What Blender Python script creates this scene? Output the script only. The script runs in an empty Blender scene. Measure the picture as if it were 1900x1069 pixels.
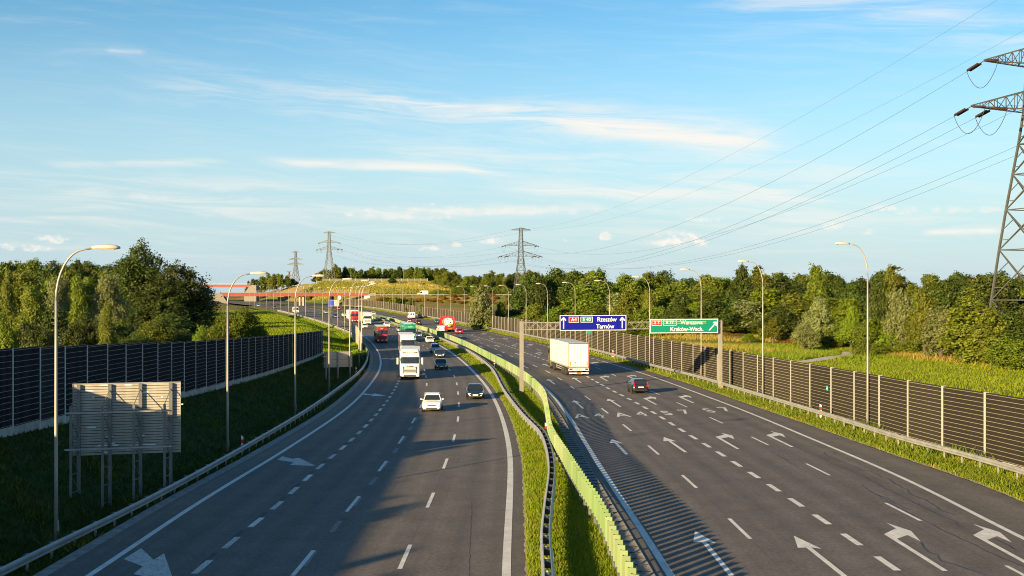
import bpy, math, random
import numpy as np
from mathutils import Vector, Matrix

random.seed(7)
RNG = np.random.default_rng(11)
scene = bpy.context.scene
COL = scene.collection
F, HC, YH, CX = 2120.0, 10.0, 545.0, 950.0      # focal length in photo pixels, eye height, eye level row, centre column
rad = math.radians

# ------------------------------------------------------------------ camera
cam_d = bpy.data.cameras.new('camera')
cam = bpy.data.objects.new('camera', cam_d)
COL.objects.link(cam)
cam.location = (0, 0, HC)
cam.rotation_euler = (rad(90), 0, 0)
cam_d.sensor_width = 36.0
cam_d.lens = 36.0 * F / 1900.0
cam_d.shift_y = (YH - 534.5) / 1900.0
cam_d.clip_end = 12000
cam_d.clip_start = 0.5
scene.camera = cam

# ------------------------------------------------------------------ sun, sky, exposure
SUN_EL = rad(12.0)
SX, SY = 0.62, 0.785                             # the light travels towards +X, +Y
sl = bpy.data.lights.new('sun', 'SUN')
sl.energy = 5.0
sl.angle = rad(0.5)
sl.color = (1.0, 0.73, 0.37)
sun = bpy.data.objects.new('sun', sl)
COL.objects.link(sun)
sun.rotation_euler = Vector((SX * math.cos(SUN_EL), SY * math.cos(SUN_EL), -math.sin(SUN_EL))).to_track_quat('-Z', 'Y').to_euler()
scene.view_settings.view_transform = 'Standard'
scene.view_settings.look = 'None'
scene.view_settings.gamma = 1.0
scene.view_settings.exposure = 1.45
scene.view_settings.use_curve_mapping = False
scene.cycles.filter_width = 1.0

world = bpy.data.worlds.new('World')
scene.world = world
world.use_nodes = True
WN, WL_ = world.node_tree.nodes, world.node_tree.links
WN.clear()


def wnode(t, **kw):
    n = WN.new(t)
    for k, v in kw.items():
        setattr(n, k, v)
    return n


def wm(op, a, b=None, c=None, clamp=False):
    n = wnode('ShaderNodeMath', operation=op)
    n.use_clamp = clamp
    for i, s in enumerate((a, b, c)):
        if s is None:
            continue
        if isinstance(s, (int, float)):
            n.inputs[i].default_value = s
        else:
            WL_.new(s, n.inputs[i])
    return n.outputs[0]


def wrange(v, a, b, lo=0.0, hi=1.0):
    n = wnode('ShaderNodeMapRange', interpolation_type='SMOOTHSTEP')
    WL_.new(v, n.inputs['Value'])
    for k, val in (('From Min', a), ('From Max', b), ('To Min', lo), ('To Max', hi)):
        n.inputs[k].default_value = val
    return n.outputs[0]


def wnoise(vx, vy, scale, detail=5.0, rough=0.55, dist=0.0, z=0.0):
    c = wnode('ShaderNodeCombineXYZ')
    for i, s in enumerate((vx, vy, z)):
        if isinstance(s, (int, float)):
            c.inputs[i].default_value = s
        else:
            WL_.new(s, c.inputs[i])
    n = wnode('ShaderNodeTexNoise')
    n.inputs['Scale'].default_value = scale
    n.inputs['Detail'].default_value = detail
    n.inputs['Roughness'].default_value = rough
    n.inputs['Distortion'].default_value = dist
    WL_.new(c.outputs[0], n.inputs['Vector'])
    return n.outputs[0]


def azel(px, py):
    az = math.atan((px - CX) / F)
    return az, math.atan((YH - py) / F * math.cos(az))


sky = wnode('ShaderNodeTexSky', sky_type='NISHITA')
sky.sun_disc = False
sky.sun_elevation = SUN_EL
sky.sun_rotation = math.atan2(-SX, -SY)
sky.altitude = 200
sky.air_density = 1.0
sky.dust_density = 0.6
sky.ozone_density = 1.6
tc = wnode('ShaderNodeTexCoord')
sep = wnode('ShaderNodeSeparateXYZ')
WL_.new(tc.outputs['Generated'], sep.inputs[0])
AZ = wm('ARCTAN2', sep.outputs[0], sep.outputs[1])
EL = wm('ARCSINE', sep.outputs[2])


# shared noises: long fibres for the cirrus, lumps for the small cumulus
TILT = math.tan(-0.05)
FS = wm('ADD', AZ, wm('MULTIPLY', EL, TILT))
FT = wm('SUBTRACT', EL, wm('MULTIPLY', AZ, TILT))
WOB = wm('SUBTRACT', wnoise(FS, wm('MULTIPLY', FT, 3.0), 6.0, 2.0, z=1.0), 0.5)
FIB = wnoise(wm('MULTIPLY', FS, 7.0), wm('ADD', wm('MULTIPLY', FT, 90.0), wm('MULTIPLY', WOB, 2.2)), 1.0, 7.0, 0.66, 0.5, 3.0)
LUMP = wm('MULTIPLY', wm('SUBTRACT', wnoise(AZ, wm('MULTIPLY', EL, 1.5), 85.0, 6.0, 0.62, 0.2, 9.0), 0.5), 5.5)


def streak(p0, p1, width, amount, n_lo=0.36, n_hi=0.66, taper=0.22):
    """A wisp of cirrus between two directions: fibres drawn out along its length."""
    a0, e0 = azel(*p0)
    a1, e1 = azel(*p1)
    L = math.hypot(a1 - a0, e1 - e0)
    c, s = (a1 - a0) / L, (e1 - e0) / L
    da, de = wm('SUBTRACT', AZ, a0), wm('SUBTRACT', EL, e0)
    S = wm('ADD', wm('MULTIPLY', da, c), wm('MULTIPLY', de, s))
    T = wm('SUBTRACT', wm('MULTIPLY', de, c), wm('MULTIPLY', da, s))
    w = width / F
    q = wm('DIVIDE', wm('ADD', T, wm('MULTIPLY', WOB, w * 1.5)), w)
    g = wm('POWER', 2.718, wm('MULTIPLY', wm('MULTIPLY', q, q), -1.0))
    ends = wm('MULTIPLY', wrange(S, 0.0, L * taper), wrange(S, L, L * (1 - taper)))
    return wm('MULTIPLY', wm('MULTIPLY', g, ends), wm('MULTIPLY', wrange(FIB, n_lo, n_hi + 0.08), amount * 0.85))


def puff(p, rx, ry, amount):
    """A small cumulus: a lumpy cap over a flatter base."""
    a0, e0 = azel(*p)
    qx, qy = wm('DIVIDE', wm('SUBTRACT', AZ, a0), rx / F), wm('DIVIDE', wm('SUBTRACT', EL, e0), ry / F)
    qy = wm('MAXIMUM', qy, wm('MULTIPLY', qy, -1.7))
    r2 = wm('ADD', wm('MULTIPLY', qx, qx), wm('MULTIPLY', qy, qy))
    return wm('MULTIPLY', wrange(wm('SUBTRACT', wm('ADD', 0.75, LUMP), r2), 0.0, 1.3), amount)


parts = [
    streak((540, 152), (1520, 276), 15, 1.0), streak((860, 205), (1500, 262), 30, 1.0, 0.3, 0.62), streak((1000, 225), (1460, 262), 14, 1.0, 0.2, 0.55),
    streak((240, 140), (1000, 232), 34, 0.5), streak((500, 210), (700, 240), 8, 0.5),
    streak((60, 304), (440, 301), 6, 0.75, 0.25, 0.6), streak((450, 296), (980, 320), 8, 0.95, 0.25, 0.6),
    streak((560, 270), (1750, 345), 42, 0.55), streak((860, 350), (1580, 362), 12, 0.75, 0.25, 0.6),
    streak((1250, -40), (2200, 80), 44, 0.6, 0.34, 0.7), streak((190, 94), (275, 98), 4, 0.35, 0.2, 0.6),
    streak((-200, 350), (700, 360), 40, 0.45), streak((-100, 400), (900, 410), 40, 0.40),
    streak((620, 398), (1180, 386), 10, 0.55, 0.3, 0.6), streak((1040, 412), (1980, 385), 34, 0.5), streak((1700, 430), (1870, 428), 5, 0.9, 0.2, 0.5),
    puff((900, 392), 300, 13, 0.42), puff((720, 404), 150, 8, 0.4), puff((1760, 392), 200, 11, 0.42), puff((280, 366), 60, 8, 0.35), puff((38, 462), 52, 10, 0.85), puff((94, 444), 26, 14, 0.9), puff((1262, 447), 66, 22, 1.0),
    puff((1127, 443), 16, 16, 0.85), puff((915, 448), 34, 9, 0.8), puff((795, 462), 26, 8, 0.7),
    puff((845, 455), 11, 9, 0.65), puff((1046, 449), 13, 8, 0.7), puff((1541, 423), 28, 12, 0.8),
    puff((1617, 432), 16, 8, 0.6), puff((1640, 390), 40, 9, 0.7), puff((1310, 409), 46, 8, 0.7),
    puff((645, 398), 14, 8, 0.6), puff((798, 381), 18, 7, 0.5),
]
# thin cloud veil over the rest of the sky, so that it goes on outside the picture
band = wrange(EL, 0.02, 0.16, 1.0, 0.55)
veil = wrange(FIB, 0.42, 0.85)
total = wm('MULTIPLY', wm('MULTIPLY', veil, band), 0.32)
for p in parts:
    total = wm('SUBTRACT', 1.0, wm('MULTIPLY', wm('SUBTRACT', 1.0, total), wm('SUBTRACT', 1.0, p)))
total = wm('MULTIPLY', total, wrange(EL, 0.0, 0.02))
hsv = wnode('ShaderNodeHueSaturation')
hsv.inputs['Hue'].default_value = 0.498
hsv.inputs['Saturation'].default_value = 1.40
hsv.inputs['Value'].default_value = 1.22
WL_.new(sky.outputs[0], hsv.inputs['Color'])
# pale summer air low over the horizon
hz = wnode('ShaderNodeMixRGB')
hz.inputs[2].default_value = (3.2, 4.5, 5.5, 1)
WL_.new(wrange(EL, 0.0, 0.26, 0.85, 0.0), hz.inputs[0])
WL_.new(hsv.outputs[0], hz.inputs[1])
cl = wnode('ShaderNodeMixRGB')
cl.inputs[2].default_value = (6.6, 6.2, 5.7, 1)
WL_.new(total, cl.inputs[0])
WL_.new(hz.outputs[0], cl.inputs[1])
world.cycles.sampling_method = 'MANUAL'
world.cycles.sample_map_resolution = 256
bg = wnode('ShaderNodeBackground')
bg.inputs['Strength'].default_value = 0.056
WL_.new(cl.outputs[0], bg.inputs[0])
wo = wnode('ShaderNodeOutputWorld')
WL_.new(bg.outputs[0], wo.inputs[0])


# ------------------------------------------------------------------ materials
def new_mat(name):
    m = bpy.data.materials.new(name)
    m.use_nodes = True
    nt = m.node_tree
    return m, nt, nt.nodes['Principled BSDF']


def mat(name, col, rough=0.6, metal=0.0, var=0.12, scale=3.0, coat=0.0, bump=0.0, bscale=40.0, spec=0.5):
    """Plain surface whose colour wanders a little with a noise (wear, dust)."""
    m, nt, b = new_mat(name)
    b.inputs['Roughness'].default_value = rough
    b.inputs['Metallic'].default_value = metal
    b.inputs['Specular IOR Level'].default_value = spec
    if coat:
        b.inputs['Coat Weight'].default_value = coat
        b.inputs['Coat Roughness'].default_value = 0.06
    t = nt.nodes.new('ShaderNodeTexCoord')
    n = nt.nodes.new('ShaderNodeTexNoise')
    n.inputs['Scale'].default_value = scale
    n.inputs['Detail'].default_value = 4
    nt.links.new(t.outputs['Object'], n.inputs['Vector'])
    r = nt.nodes.new('ShaderNodeMapRange')
    r.inputs['From Min'].default_value = 0.3
    r.inputs['From Max'].default_value = 0.7
    r.inputs['To Min'].default_value = 1 - var
    r.inputs['To Max'].default_value = 1 + var
    nt.links.new(n.outputs[0], r.inputs['Value'])
    x = nt.nodes.new('ShaderNodeVectorMath')
    x.operation = 'SCALE'
    x.inputs[0].default_value = col
    nt.links.new(r.outputs[0], x.inputs['Scale'])
    nt.links.new(x.outputs[0], b.inputs['Base Color'])
    if bump:
        n2 = nt.nodes.new('ShaderNodeTexNoise')
        n2.inputs['Scale'].default_value = bscale
        n2.inputs['Detail'].default_value = 5
        nt.links.new(t.outputs['Object'], n2.inputs['Vector'])
        bm = nt.nodes.new('ShaderNodeBump')
        bm.inputs['Strength'].default_value = bump
        bm.inputs['Distance'].default_value = 0.03
        nt.links.new(n2.outputs[0], bm.inputs['Height'])
        nt.links.new(bm.outputs[0], b.inputs['Normal'])
    return m


def ground_mat(name, cols, scales, rough=0.95, bump=0.5, fine=9.0):
    """Soil / turf: three colours mixed by noises of different size in world coordinates."""
    m, nt, b = new_mat(name)
    b.inputs['Roughness'].default_value = rough
    b.inputs['Specular IOR Level'].default_value = 0.15
    g = nt.nodes.new('ShaderNodeNewGeometry')
    prev = None
    for i, c in enumerate(cols):
        if i == 0:
            prev = c
            continue
        n = nt.nodes.new('ShaderNodeTexNoise')
        n.inputs['Scale'].default_value = scales[i - 1]
        n.inputs['Detail'].default_value = 6
        n.inputs['Roughness'].default_value = 0.62
        nt.links.new(g.outputs['Position'], n.inputs['Vector'])
        r = nt.nodes.new('ShaderNodeMapRange')
        r.inputs['From Min'].default_value = 0.45
        r.inputs['From Max'].default_value = 0.62
        nt.links.new(n.outputs[0], r.inputs['Value'])
        x = nt.nodes.new('ShaderNodeMixRGB')
        nt.links.new(r.outputs[0], x.inputs[0])
        if isinstance(prev, tuple):
            x.inputs[1].default_value = (*prev, 1)
        else:
            nt.links.new(prev, x.inputs[1])
        x.inputs[2].default_value = (*c, 1)
        prev = x.outputs[0]
    nt.links.new(prev, b.inputs['Base Color'])
    n2 = nt.nodes.new('ShaderNodeTexNoise')
    n2.inputs['Scale'].default_value = fine
    n2.inputs['Detail'].default_value = 6
    nt.links.new(g.outputs['Position'], n2.inputs['Vector'])
    bm = nt.nodes.new('ShaderNodeBump')
    bm.inputs['Strength'].default_value = bump
    bm.inputs['Distance'].default_value = 0.3
    nt.links.new(n2.outputs[0], bm.inputs['Height'])
    nt.links.new(bm.outputs[0], b.inputs['Normal'])
    return m


def asphalt_mat():
    m, nt, b = new_mat('asphalt')
    b.inputs['Roughness'].default_value = 0.82
    b.inputs['Specular IOR Level'].default_value = 0.35
    g = nt.nodes.new('ShaderNodeNewGeometry')
    mp = nt.nodes.new('ShaderNodeMapping')
    mp.inputs['Scale'].default_value = (0.55, 0.02, 0.3)
    nt.links.new(g.outputs['Position'], mp.inputs['Vector'])

    def noise(scale, vec, det=5):
        n = nt.nodes.new('ShaderNodeTexNoise')
        n.inputs['Scale'].default_value = scale
        n.inputs['Detail'].default_value = det
        n.inputs['Roughness'].default_value = 0.7
        nt.links.new(vec, n.inputs['Vector'])
        return n.outputs[0]

    def rng(v, a, b_, lo, hi):
        r = nt.nodes.new('ShaderNodeMapRange')
        for k, val in (('From Min', a), ('From Max', b_), ('To Min', lo), ('To Max', hi)):
            r.inputs[k].default_value = val
        nt.links.new(v, r.inputs['Value'])
        return r.outputs[0]

    def mul(a, c):
        n = nt.nodes.new('ShaderNodeMath')
        n.operation = 'MULTIPLY'
        nt.links.new(a, n.inputs[0])
        nt.links.new(c, n.inputs[1])
        return n.outputs[0]

    uv = nt.nodes.new('ShaderNodeUVMap')
    sp = nt.nodes.new('ShaderNodeSeparateXYZ')
    nt.links.new(uv.outputs[0], sp.inputs[0])

    def mth(op, a, c=None, c2=None):
        n = nt.nodes.new('ShaderNodeMath')
        n.operation = op
        for i, q in enumerate((a, c, c2)):
            if q is None:
                continue
            if isinstance(q, (int, float)):
                n.inputs[i].default_value = q
            else:
                nt.links.new(q, n.inputs[i])
        return n.outputs[0]
    fr = mth('FRACT', mth('ADD', sp.outputs[0], 10.0))
    c1 = mth('ABSOLUTE', mth('SUBTRACT', fr, 0.5))               # 0 in the middle of a lane, .5 on its lines
    track = mth('SUBTRACT', 1.0, mth('MULTIPLY', mth('ABSOLUTE', mth('SUBTRACT', c1, 0.235)), 8.5))
    track = mth('MAXIMUM', track, 0.0)
    oil = mth('MAXIMUM', mth('SUBTRACT', 1.0, mth('MULTIPLY', c1, 9.0)), 0.0)
    cu = nt.nodes.new('ShaderNodeCombineXYZ')
    nt.links.new(mth('MULTIPLY', sp.outputs[0], 9.0), cu.inputs[0])
    nt.links.new(mth('MULTIPLY', sp.outputs[1], 0.045), cu.inputs[1])
    long_n = noise(1.0, cu.outputs[0], 6)
    joint = mth('GREATER_THAN', c1, 0.4965)
    wear = mth('ADD', 1.0, mth('MULTIPLY', track, 0.17))
    wear = mth('SUBTRACT', wear, mth('MULTIPLY', mth('MULTIPLY', oil, rng(long_n, 0.3, 0.6, 0.0, 1.0)), 0.24))
    wear = mth('SUBTRACT', wear, mth('MULTIPLY', joint, 0.32))
    # old repairs: straight-edged darker fields, here and there
    bk = nt.nodes.new('ShaderNodeTexVoronoi')
    bk.distance = 'CHEBYCHEV'
    bk.inputs['Scale'].default_value = 1.0
    cb = nt.nodes.new('ShaderNodeCombineXYZ')
    nt.links.new(mth('MULTIPLY', sp.outputs[0], 1.0), cb.inputs[0])
    nt.links.new(mth('MULTIPLY', sp.outputs[1], 0.035), cb.inputs[1])
    nt.links.new(cb.outputs[0], bk.inputs['Vector'])
    spc = nt.nodes.new('ShaderNodeSeparateColor')
    nt.links.new(bk.outputs['Color'], spc.inputs[0])
    wear = mth('MULTIPLY', wear, mth('ADD', 0.96, mth('MULTIPLY', spc.outputs[0], 0.08)))
    # small dark stains
    st = noise(0.8, g.outputs['Position'], 7)
    wear = mth('MULTIPLY', wear, rng(st, 0.60, 0.72, 1.0, 0.72))
    wear = mth('MULTIPLY', wear, rng(long_n, 0.3, 0.7, 0.90, 1.10))
    v = mul(mul(mul(wear, rng(noise(1.0, mp.outputs[0]), 0.3, 0.7, 0.93, 1.07)), rng(noise(6.0, g.outputs['Position'], 9), 0.3, 0.7, 0.62, 1.38)),
            rng(noise(0.5, g.outputs['Position'], 6), 0.35, 0.65, 0.86, 1.14))
    x = nt.nodes.new('ShaderNodeVectorMath')
    x.operation = 'SCALE'
    x.inputs[0].default_value = (0.106, 0.093, 0.081)
    nt.links.new(v, x.inputs['Scale'])
    nt.links.new(x.outputs[0], b.inputs['Base Color'])
    bm = nt.nodes.new('ShaderNodeBump')
    bm.inputs['Strength'].default_value = 0.35
    bm.inputs['Distance'].default_value = 0.01
    nt.links.new(noise(55.0, g.outputs['Position'], 3), bm.inputs['Height'])
    nt.links.new(bm.outputs[0], b.inputs['Normal'])
    return m


def paint_wear(name, col, amount):
    """road paint: greyed by tyres, flaked away in small spots down to the asphalt"""
    m, nt, b = new_mat(name)
    b.inputs['Roughness'].default_value = 0.75
    g = nt.nodes.new('ShaderNodeNewGeometry')

    def noise(scale, det):
        n = nt.nodes.new('ShaderNodeTexNoise')
        n.inputs['Scale'].default_value = scale
        n.inputs['Detail'].default_value = det
        n.inputs['Roughness'].default_value = 0.75
        nt.links.new(g.outputs['Position'], n.inputs['Vector'])
        return n.outputs[0]

    def mr(v, a, c, lo, hi):
        r = nt.nodes.new('ShaderNodeMapRange')
        for k, val in (('From Min', a), ('From Max', c), ('To Min', lo), ('To Max', hi)):
            r.inputs[k].default_value = val
        nt.links.new(v, r.inputs['Value'])
        return r.outputs[0]
    f = mr(noise(7.0, 8), amount - .10, amount, 0.75, 0.0)
    s = mr(noise(1.3, 4), 0.3, 0.7, 0.74, 1.12)
    x = nt.nodes.new('ShaderNodeVectorMath')
    x.operation = 'SCALE'
    x.inputs[0].default_value = col
    nt.links.new(s, x.inputs['Scale'])
    mx = nt.nodes.new('ShaderNodeMixRGB')
    mx.inputs[2].default_value = (0.13, 0.12, 0.11, 1)
    nt.links.new(f, mx.inputs[0])
    nt.links.new(x.outputs[0], mx.inputs[1])
    nt.links.new(mx.outputs[0], b.inputs['Base Color'])
    return m


def vary(m, amt):
    """let the colour of a material differ a little from piece to piece"""
    nt = m.node_tree
    b = nt.nodes['Principled BSDF']
    l = b.inputs['Base Color'].links[0]
    oi = nt.nodes.new('ShaderNodeObjectInfo')
    r = nt.nodes.new('ShaderNodeMapRange')
    r.inputs['To Min'].default_value = 1 - amt
    r.inputs['To Max'].default_value = 1 + amt
    nt.links.new(oi.outputs['Random'], r.inputs['Value'])
    x = nt.nodes.new('ShaderNodeVectorMath')
    x.operation = 'SCALE'
    nt.links.new(l.from_socket, x.inputs[0])
    nt.links.new(r.outputs[0], x.inputs['Scale'])
    nt.links.new(x.outputs[0], b.inputs['Base Color'])


def leaf_mat(name, c0, c1, trans=0.3, rough=0.6, per_object=0.25):
    """Foliage: two leaf colours by noise, shifted from tree to tree, some light passing through."""
    m, nt, b = new_mat(name)
    out = nt.nodes['Material Output']
    b.inputs['Roughness'].default_value = rough
    b.inputs['Specular IOR Level'].default_value = 0.3
    t = nt.nodes.new('ShaderNodeTexCoord')
    n = nt.nodes.new('ShaderNodeTexNoise')
    n.inputs['Scale'].default_value = 0.9
    n.inputs['Detail'].default_value = 6
    n.inputs['Roughness'].default_value = 0.75
    nt.links.new(t.outputs['Object'], n.inputs['Vector'])
    r = nt.nodes.new('ShaderNodeMapRange')
    r.inputs['From Min'].default_value = 0.35
    r.inputs['From Max'].default_value = 0.65
    nt.links.new(n.outputs[0], r.inputs['Value'])
    x = nt.nodes.new('ShaderNodeMixRGB')
    x.inputs[1].default_value = (*c0, 1)
    x.inputs[2].default_value = (*c1, 1)
    nt.links.new(r.outputs[0], x.inputs[0])
    oi = nt.nodes.new('ShaderNodeObjectInfo')
    r2 = nt.nodes.new('ShaderNodeMapRange')
    r2.inputs['To Min'].default_value = 1 - per_object
    r2.inputs['To Max'].default_value = 1 + per_object
    nt.links.new(oi.outputs['Random'], r2.inputs['Value'])
    h = nt.nodes.new('ShaderNodeHueSaturation')
    r3 = nt.nodes.new('ShaderNodeMapRange')
    r3.inputs['To Min'].default_value = 0.485
    r3.inputs['To Max'].default_value = 0.512
    nt.links.new(oi.outputs['Random'], r3.inputs['Value'])
    nt.links.new(r3.outputs[0], h.inputs['Hue'])
    nt.links.new(r2.outputs[0], h.inputs['Value'])
    nt.links.new(x.outputs[0], h.inputs['Color'])
    nt.links.new(h.outputs[0], b.inputs['Base Color'])
    if trans:
        tr = nt.nodes.new('ShaderNodeBsdfTranslucent')
        nt.links.new(h.outputs[0], tr.inputs['Color'])
        ms = nt.nodes.new('ShaderNodeMixShader')
        ms.inputs[0].default_value = trans
        nt.links.new(b.outputs[0], ms.inputs[1])
        nt.links.new(tr.outputs[0], ms.inputs[2])
        nt.links.new(ms.outputs[0], out.inputs['Surface'])
    return m


M = dict(
    asphalt=asphalt_mat(),
    seal=mat('crack_seal', (0.018, 0.022, 0.045), 0.75, var=0.3),
    patch=mat('dark_patch', (0.05, 0.05, 0.052), 0.85, var=0.3, scale=2),
    paint=paint_wear('road_paint', (0.62, 0.61, 0.58), 0.42),
    paint_worn=paint_wear('road_paint_worn', (0.52, 0.51, 0.48), 0.50),
    ghost=mat('paint_remains', (0.17, 0.17, 0.17), 0.85, var=0.5, scale=9.0),
    concrete=mat('concrete', (0.36, 0.34, 0.31), 0.9, var=0.2, scale=1.6, bump=0.3),
    kerb=mat('kerb_concrete', (0.20, 0.19, 0.175), 0.95, var=0.3, scale=2.5, bump=0.4),
    path=mat('path_gravel', (0.46, 0.40, 0.32), 0.95, var=0.2, scale=1.0),
    turf=ground_mat('turf', [(0.060, 0.105, 0.008), (0.10, 0.120, 0.010), (0.20, 0.14, 0.040)], [0.35, 0.9]),
    meadow=ground_mat('meadow', [(0.11, 0.18, 0.006), (0.16, 0.20, 0.008), (0.24, 0.18, 0.03)], [0.09, 0.05]),
    field=ground_mat('field', [(0.07, 0.125, 0.020), (0.16, 0.15, 0.035), (0.26, 0.18, 0.055)], [0.02, 0.012]),
    hillgrass=ground_mat('hill_grass', [(0.27, 0.20, 0.06), (0.13, 0.15, 0.03), (0.32, 0.22, 0.07)], [0.03, 0.018]),
    galv=mat('galvanised_steel', (0.33, 0.335, 0.33), 0.5, 0.35, 0.15, 2.0),
    post=mat('grey_post', (0.46, 0.46, 0.44), 0.55, 0.15, 0.12, 1.0),
    gantry=mat('gantry_grey', (0.27, 0.26, 0.235), 0.55, 0.2, 0.12, 1.0),
    wallrail=mat('barrier_rail_shade', (0.17, 0.17, 0.18), 0.6, 0.2, 0.15, 1.0),  # rails of the left barrier, its shade painted into the grey
    turfshade=ground_mat('bank_turf_shade', [(0.030, 0.055, 0.006), (0.050, 0.065, 0.008), (0.07, 0.06, 0.02)], [0.35, 0.9]),  # darker copy of the turf: the left bank's shade is in the colour
    grit=mat('edge_grit', (0.26, 0.22, 0.15), 0.95, var=0.4, scale=5, bump=.5),
    lampgrey=mat('lamp_pole_grey', (0.29, 0.28, 0.255), 0.5, 0.2, 0.10, 0.7),
    lamphead=mat('lamp_head', (0.48, 0.44, 0.38), 0.5, 0.0, 0.08),
    lampglass=mat('lamp_glass', (0.30, 0.30, 0.28), 0.15, 0.0, 0.05),
    rubberblack=mat('spacer_black', (0.02, 0.02, 0.022), 0.6, var=0.2),
    slatA=mat('slat_pale_green', (0.125, 0.185, 0.070), 0.5, var=0.08, scale=1.2),
    slatB=mat('slat_green', (0.085, 0.165, 0.040), 0.5, var=0.10, scale=1.2),
    slatC=mat('slat_dark_green', (0.025, 0.075, 0.040), 0.5, var=0.10, scale=1.2),
    wallboard=mat('barrier_board', (0.010, 0.009, 0.007), 0.9, var=0.35, scale=2.5, bump=0.4, bscale=20),
    wallgrid=mat('barrier_grid', (0.22, 0.195, 0.14), 0.6, 0.0, 0.15, 1.5),
    wicker=mat('barrier_wicker', (0.022, 0.019, 0.013), 0.9, var=0.3, scale=6),
    wallpost=mat('barrier_post', (0.35, 0.35, 0.335), 0.55, 0.0, 0.10, 1.0),
    wallpale=mat('barrier_pale', (0.24, 0.25, 0.15), 0.8, 0.0, 0.15, 1.0),
    gap=mat('dark_gap', (0.03, 0.03, 0.03), 0.9),
    darkmetal=mat('dark_steel', (0.16, 0.165, 0.17), 0.5, 0.3, 0.15, 2.0),
    alu=mat('sign_aluminium', (0.34, 0.325, 0.285), 0.55, 0.0, 0.16, 2.2),
    blue=mat('sign_blue', (0.004, 0.008, 0.26), 0.6, var=0.06, spec=0.2),
    green=mat('sign_green', (0.003, 0.20, 0.145), 0.4, var=0.06),
    red=mat('sign_red', (0.62, 0.02, 0.02), 0.4, var=0.06),
    orange=mat('sign_tape', (0.65, 0.28, 0.05), 0.5, var=0.1),
    white=mat('sign_white', (0.80, 0.80, 0.78), 0.45, var=0.05),
    bridge_red=mat('bridge_red', (0.25, 0.046, 0.034), 0.6, var=0.12, scale=0.3),
    steel=mat('pylon_steel', (0.085, 0.09, 0.088), 0.6, 0.3, 0.15, 0.5),
    wire=mat('wire', (0.06, 0.06, 0.065), 0.6, 0.3, 0.05),
    insul=mat('insulator', (0.035, 0.018, 0.015), 0.25, var=0.1),
    bark=mat('bark', (0.085, 0.065, 0.045), 0.95, var=0.3, scale=6, bump=0.6, bscale=14),
    barkpale=mat('bark_pale', (0.30, 0.27, 0.22), 0.9, var=0.35, scale=5, bump=0.4),
    tyre=mat('tyre', (0.018, 0.018, 0.019), 0.85, var=0.15),
    rim=mat('rim', (0.35, 0.35, 0.36), 0.35, 0.7, 0.08),
    glass=mat('car_glass', (0.018, 0.024, 0.030), 0.06, 0.0, 0.1, spec=0.9),
    lens=mat('headlight', (0.75, 0.75, 0.72), 0.12, 0.0, 0.08, coat=0.5),
    tail=mat('tail_light', (0.45, 0.012, 0.010), 0.2, 0.0, 0.08, coat=0.4),
    amber=mat('amber', (0.75, 0.25, 0.02), 0.3, 0.0, 0.08),
    plastic=mat('black_plastic', (0.022, 0.022, 0.024), 0.6, 0.0, 0.15),
    chassis=mat('chassis', (0.035, 0.034, 0.034), 0.7, 0.1, 0.2),
)


for k_, a_ in (('slatA', .14), ('slatB', .14), ('slatC', .15), ('wallboard', .35), ('wicker', .35), ('wallgrid', .18), ('wallpost', .10), ('concrete', .12), ('galv', .10)):
    vary(M[k_], a_)


def paint_mat(name, col, metal=0.0):
    return mat(name, col, 0.32, metal, 0.05, 1.5, coat=0.7)


P_WHITE = paint_mat('paint_white', (0.78, 0.77, 0.74))
P_BLACK = paint_mat('paint_black', (0.012, 0.012, 0.014))
P_NAVY = paint_mat('paint_navy', (0.018, 0.024, 0.055))
P_SILVER = paint_mat('paint_silver', (0.42, 0.43, 0.44), 0.5)
P_BLUEGREY = paint_mat('paint_blue_grey', (0.22, 0.28, 0.40), 0.3)
P_RED = paint_mat('paint_red', (0.48, 0.015, 0.02))
P_DRED = paint_mat('paint_dark_red', (0.16, 0.012, 0.02))
P_GREEN = paint_mat('paint_green', (0.02, 0.26, 0.15))
P_TEAL = paint_mat('paint_teal', (0.16, 0.32, 0.40))
P_GOLD = paint_mat('paint_olive', (0.16, 0.13, 0.03))
P_PALEBLUE = paint_mat('paint_pale_blue', (0.58, 0.66, 0.68))
T_CREAM = mat('trailer_cream', (0.72, 0.69, 0.58), 0.5, var=0.06, scale=0.8)
T_WHITE = mat('trailer_white', (0.78, 0.77, 0.74), 0.45, var=0.05, scale=0.8)
T_PURPLE = mat('curtain_purple', (0.12, 0.055, 0.075), 0.6, var=0.1)
T_DARK = mat('curtain_dark', (0.05, 0.055, 0.045), 0.6, var=0.12)
T_BEIGE = mat('curtain_beige', (0.36, 0.31, 0.23), 0.6, var=0.08)
T_BLUE = mat('curtain_blue', (0.02, 0.045, 0.42), 0.5, var=0.08)
T_GREY = mat('trailer_grey', (0.50, 0.48, 0.44), 0.5, var=0.1)


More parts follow.
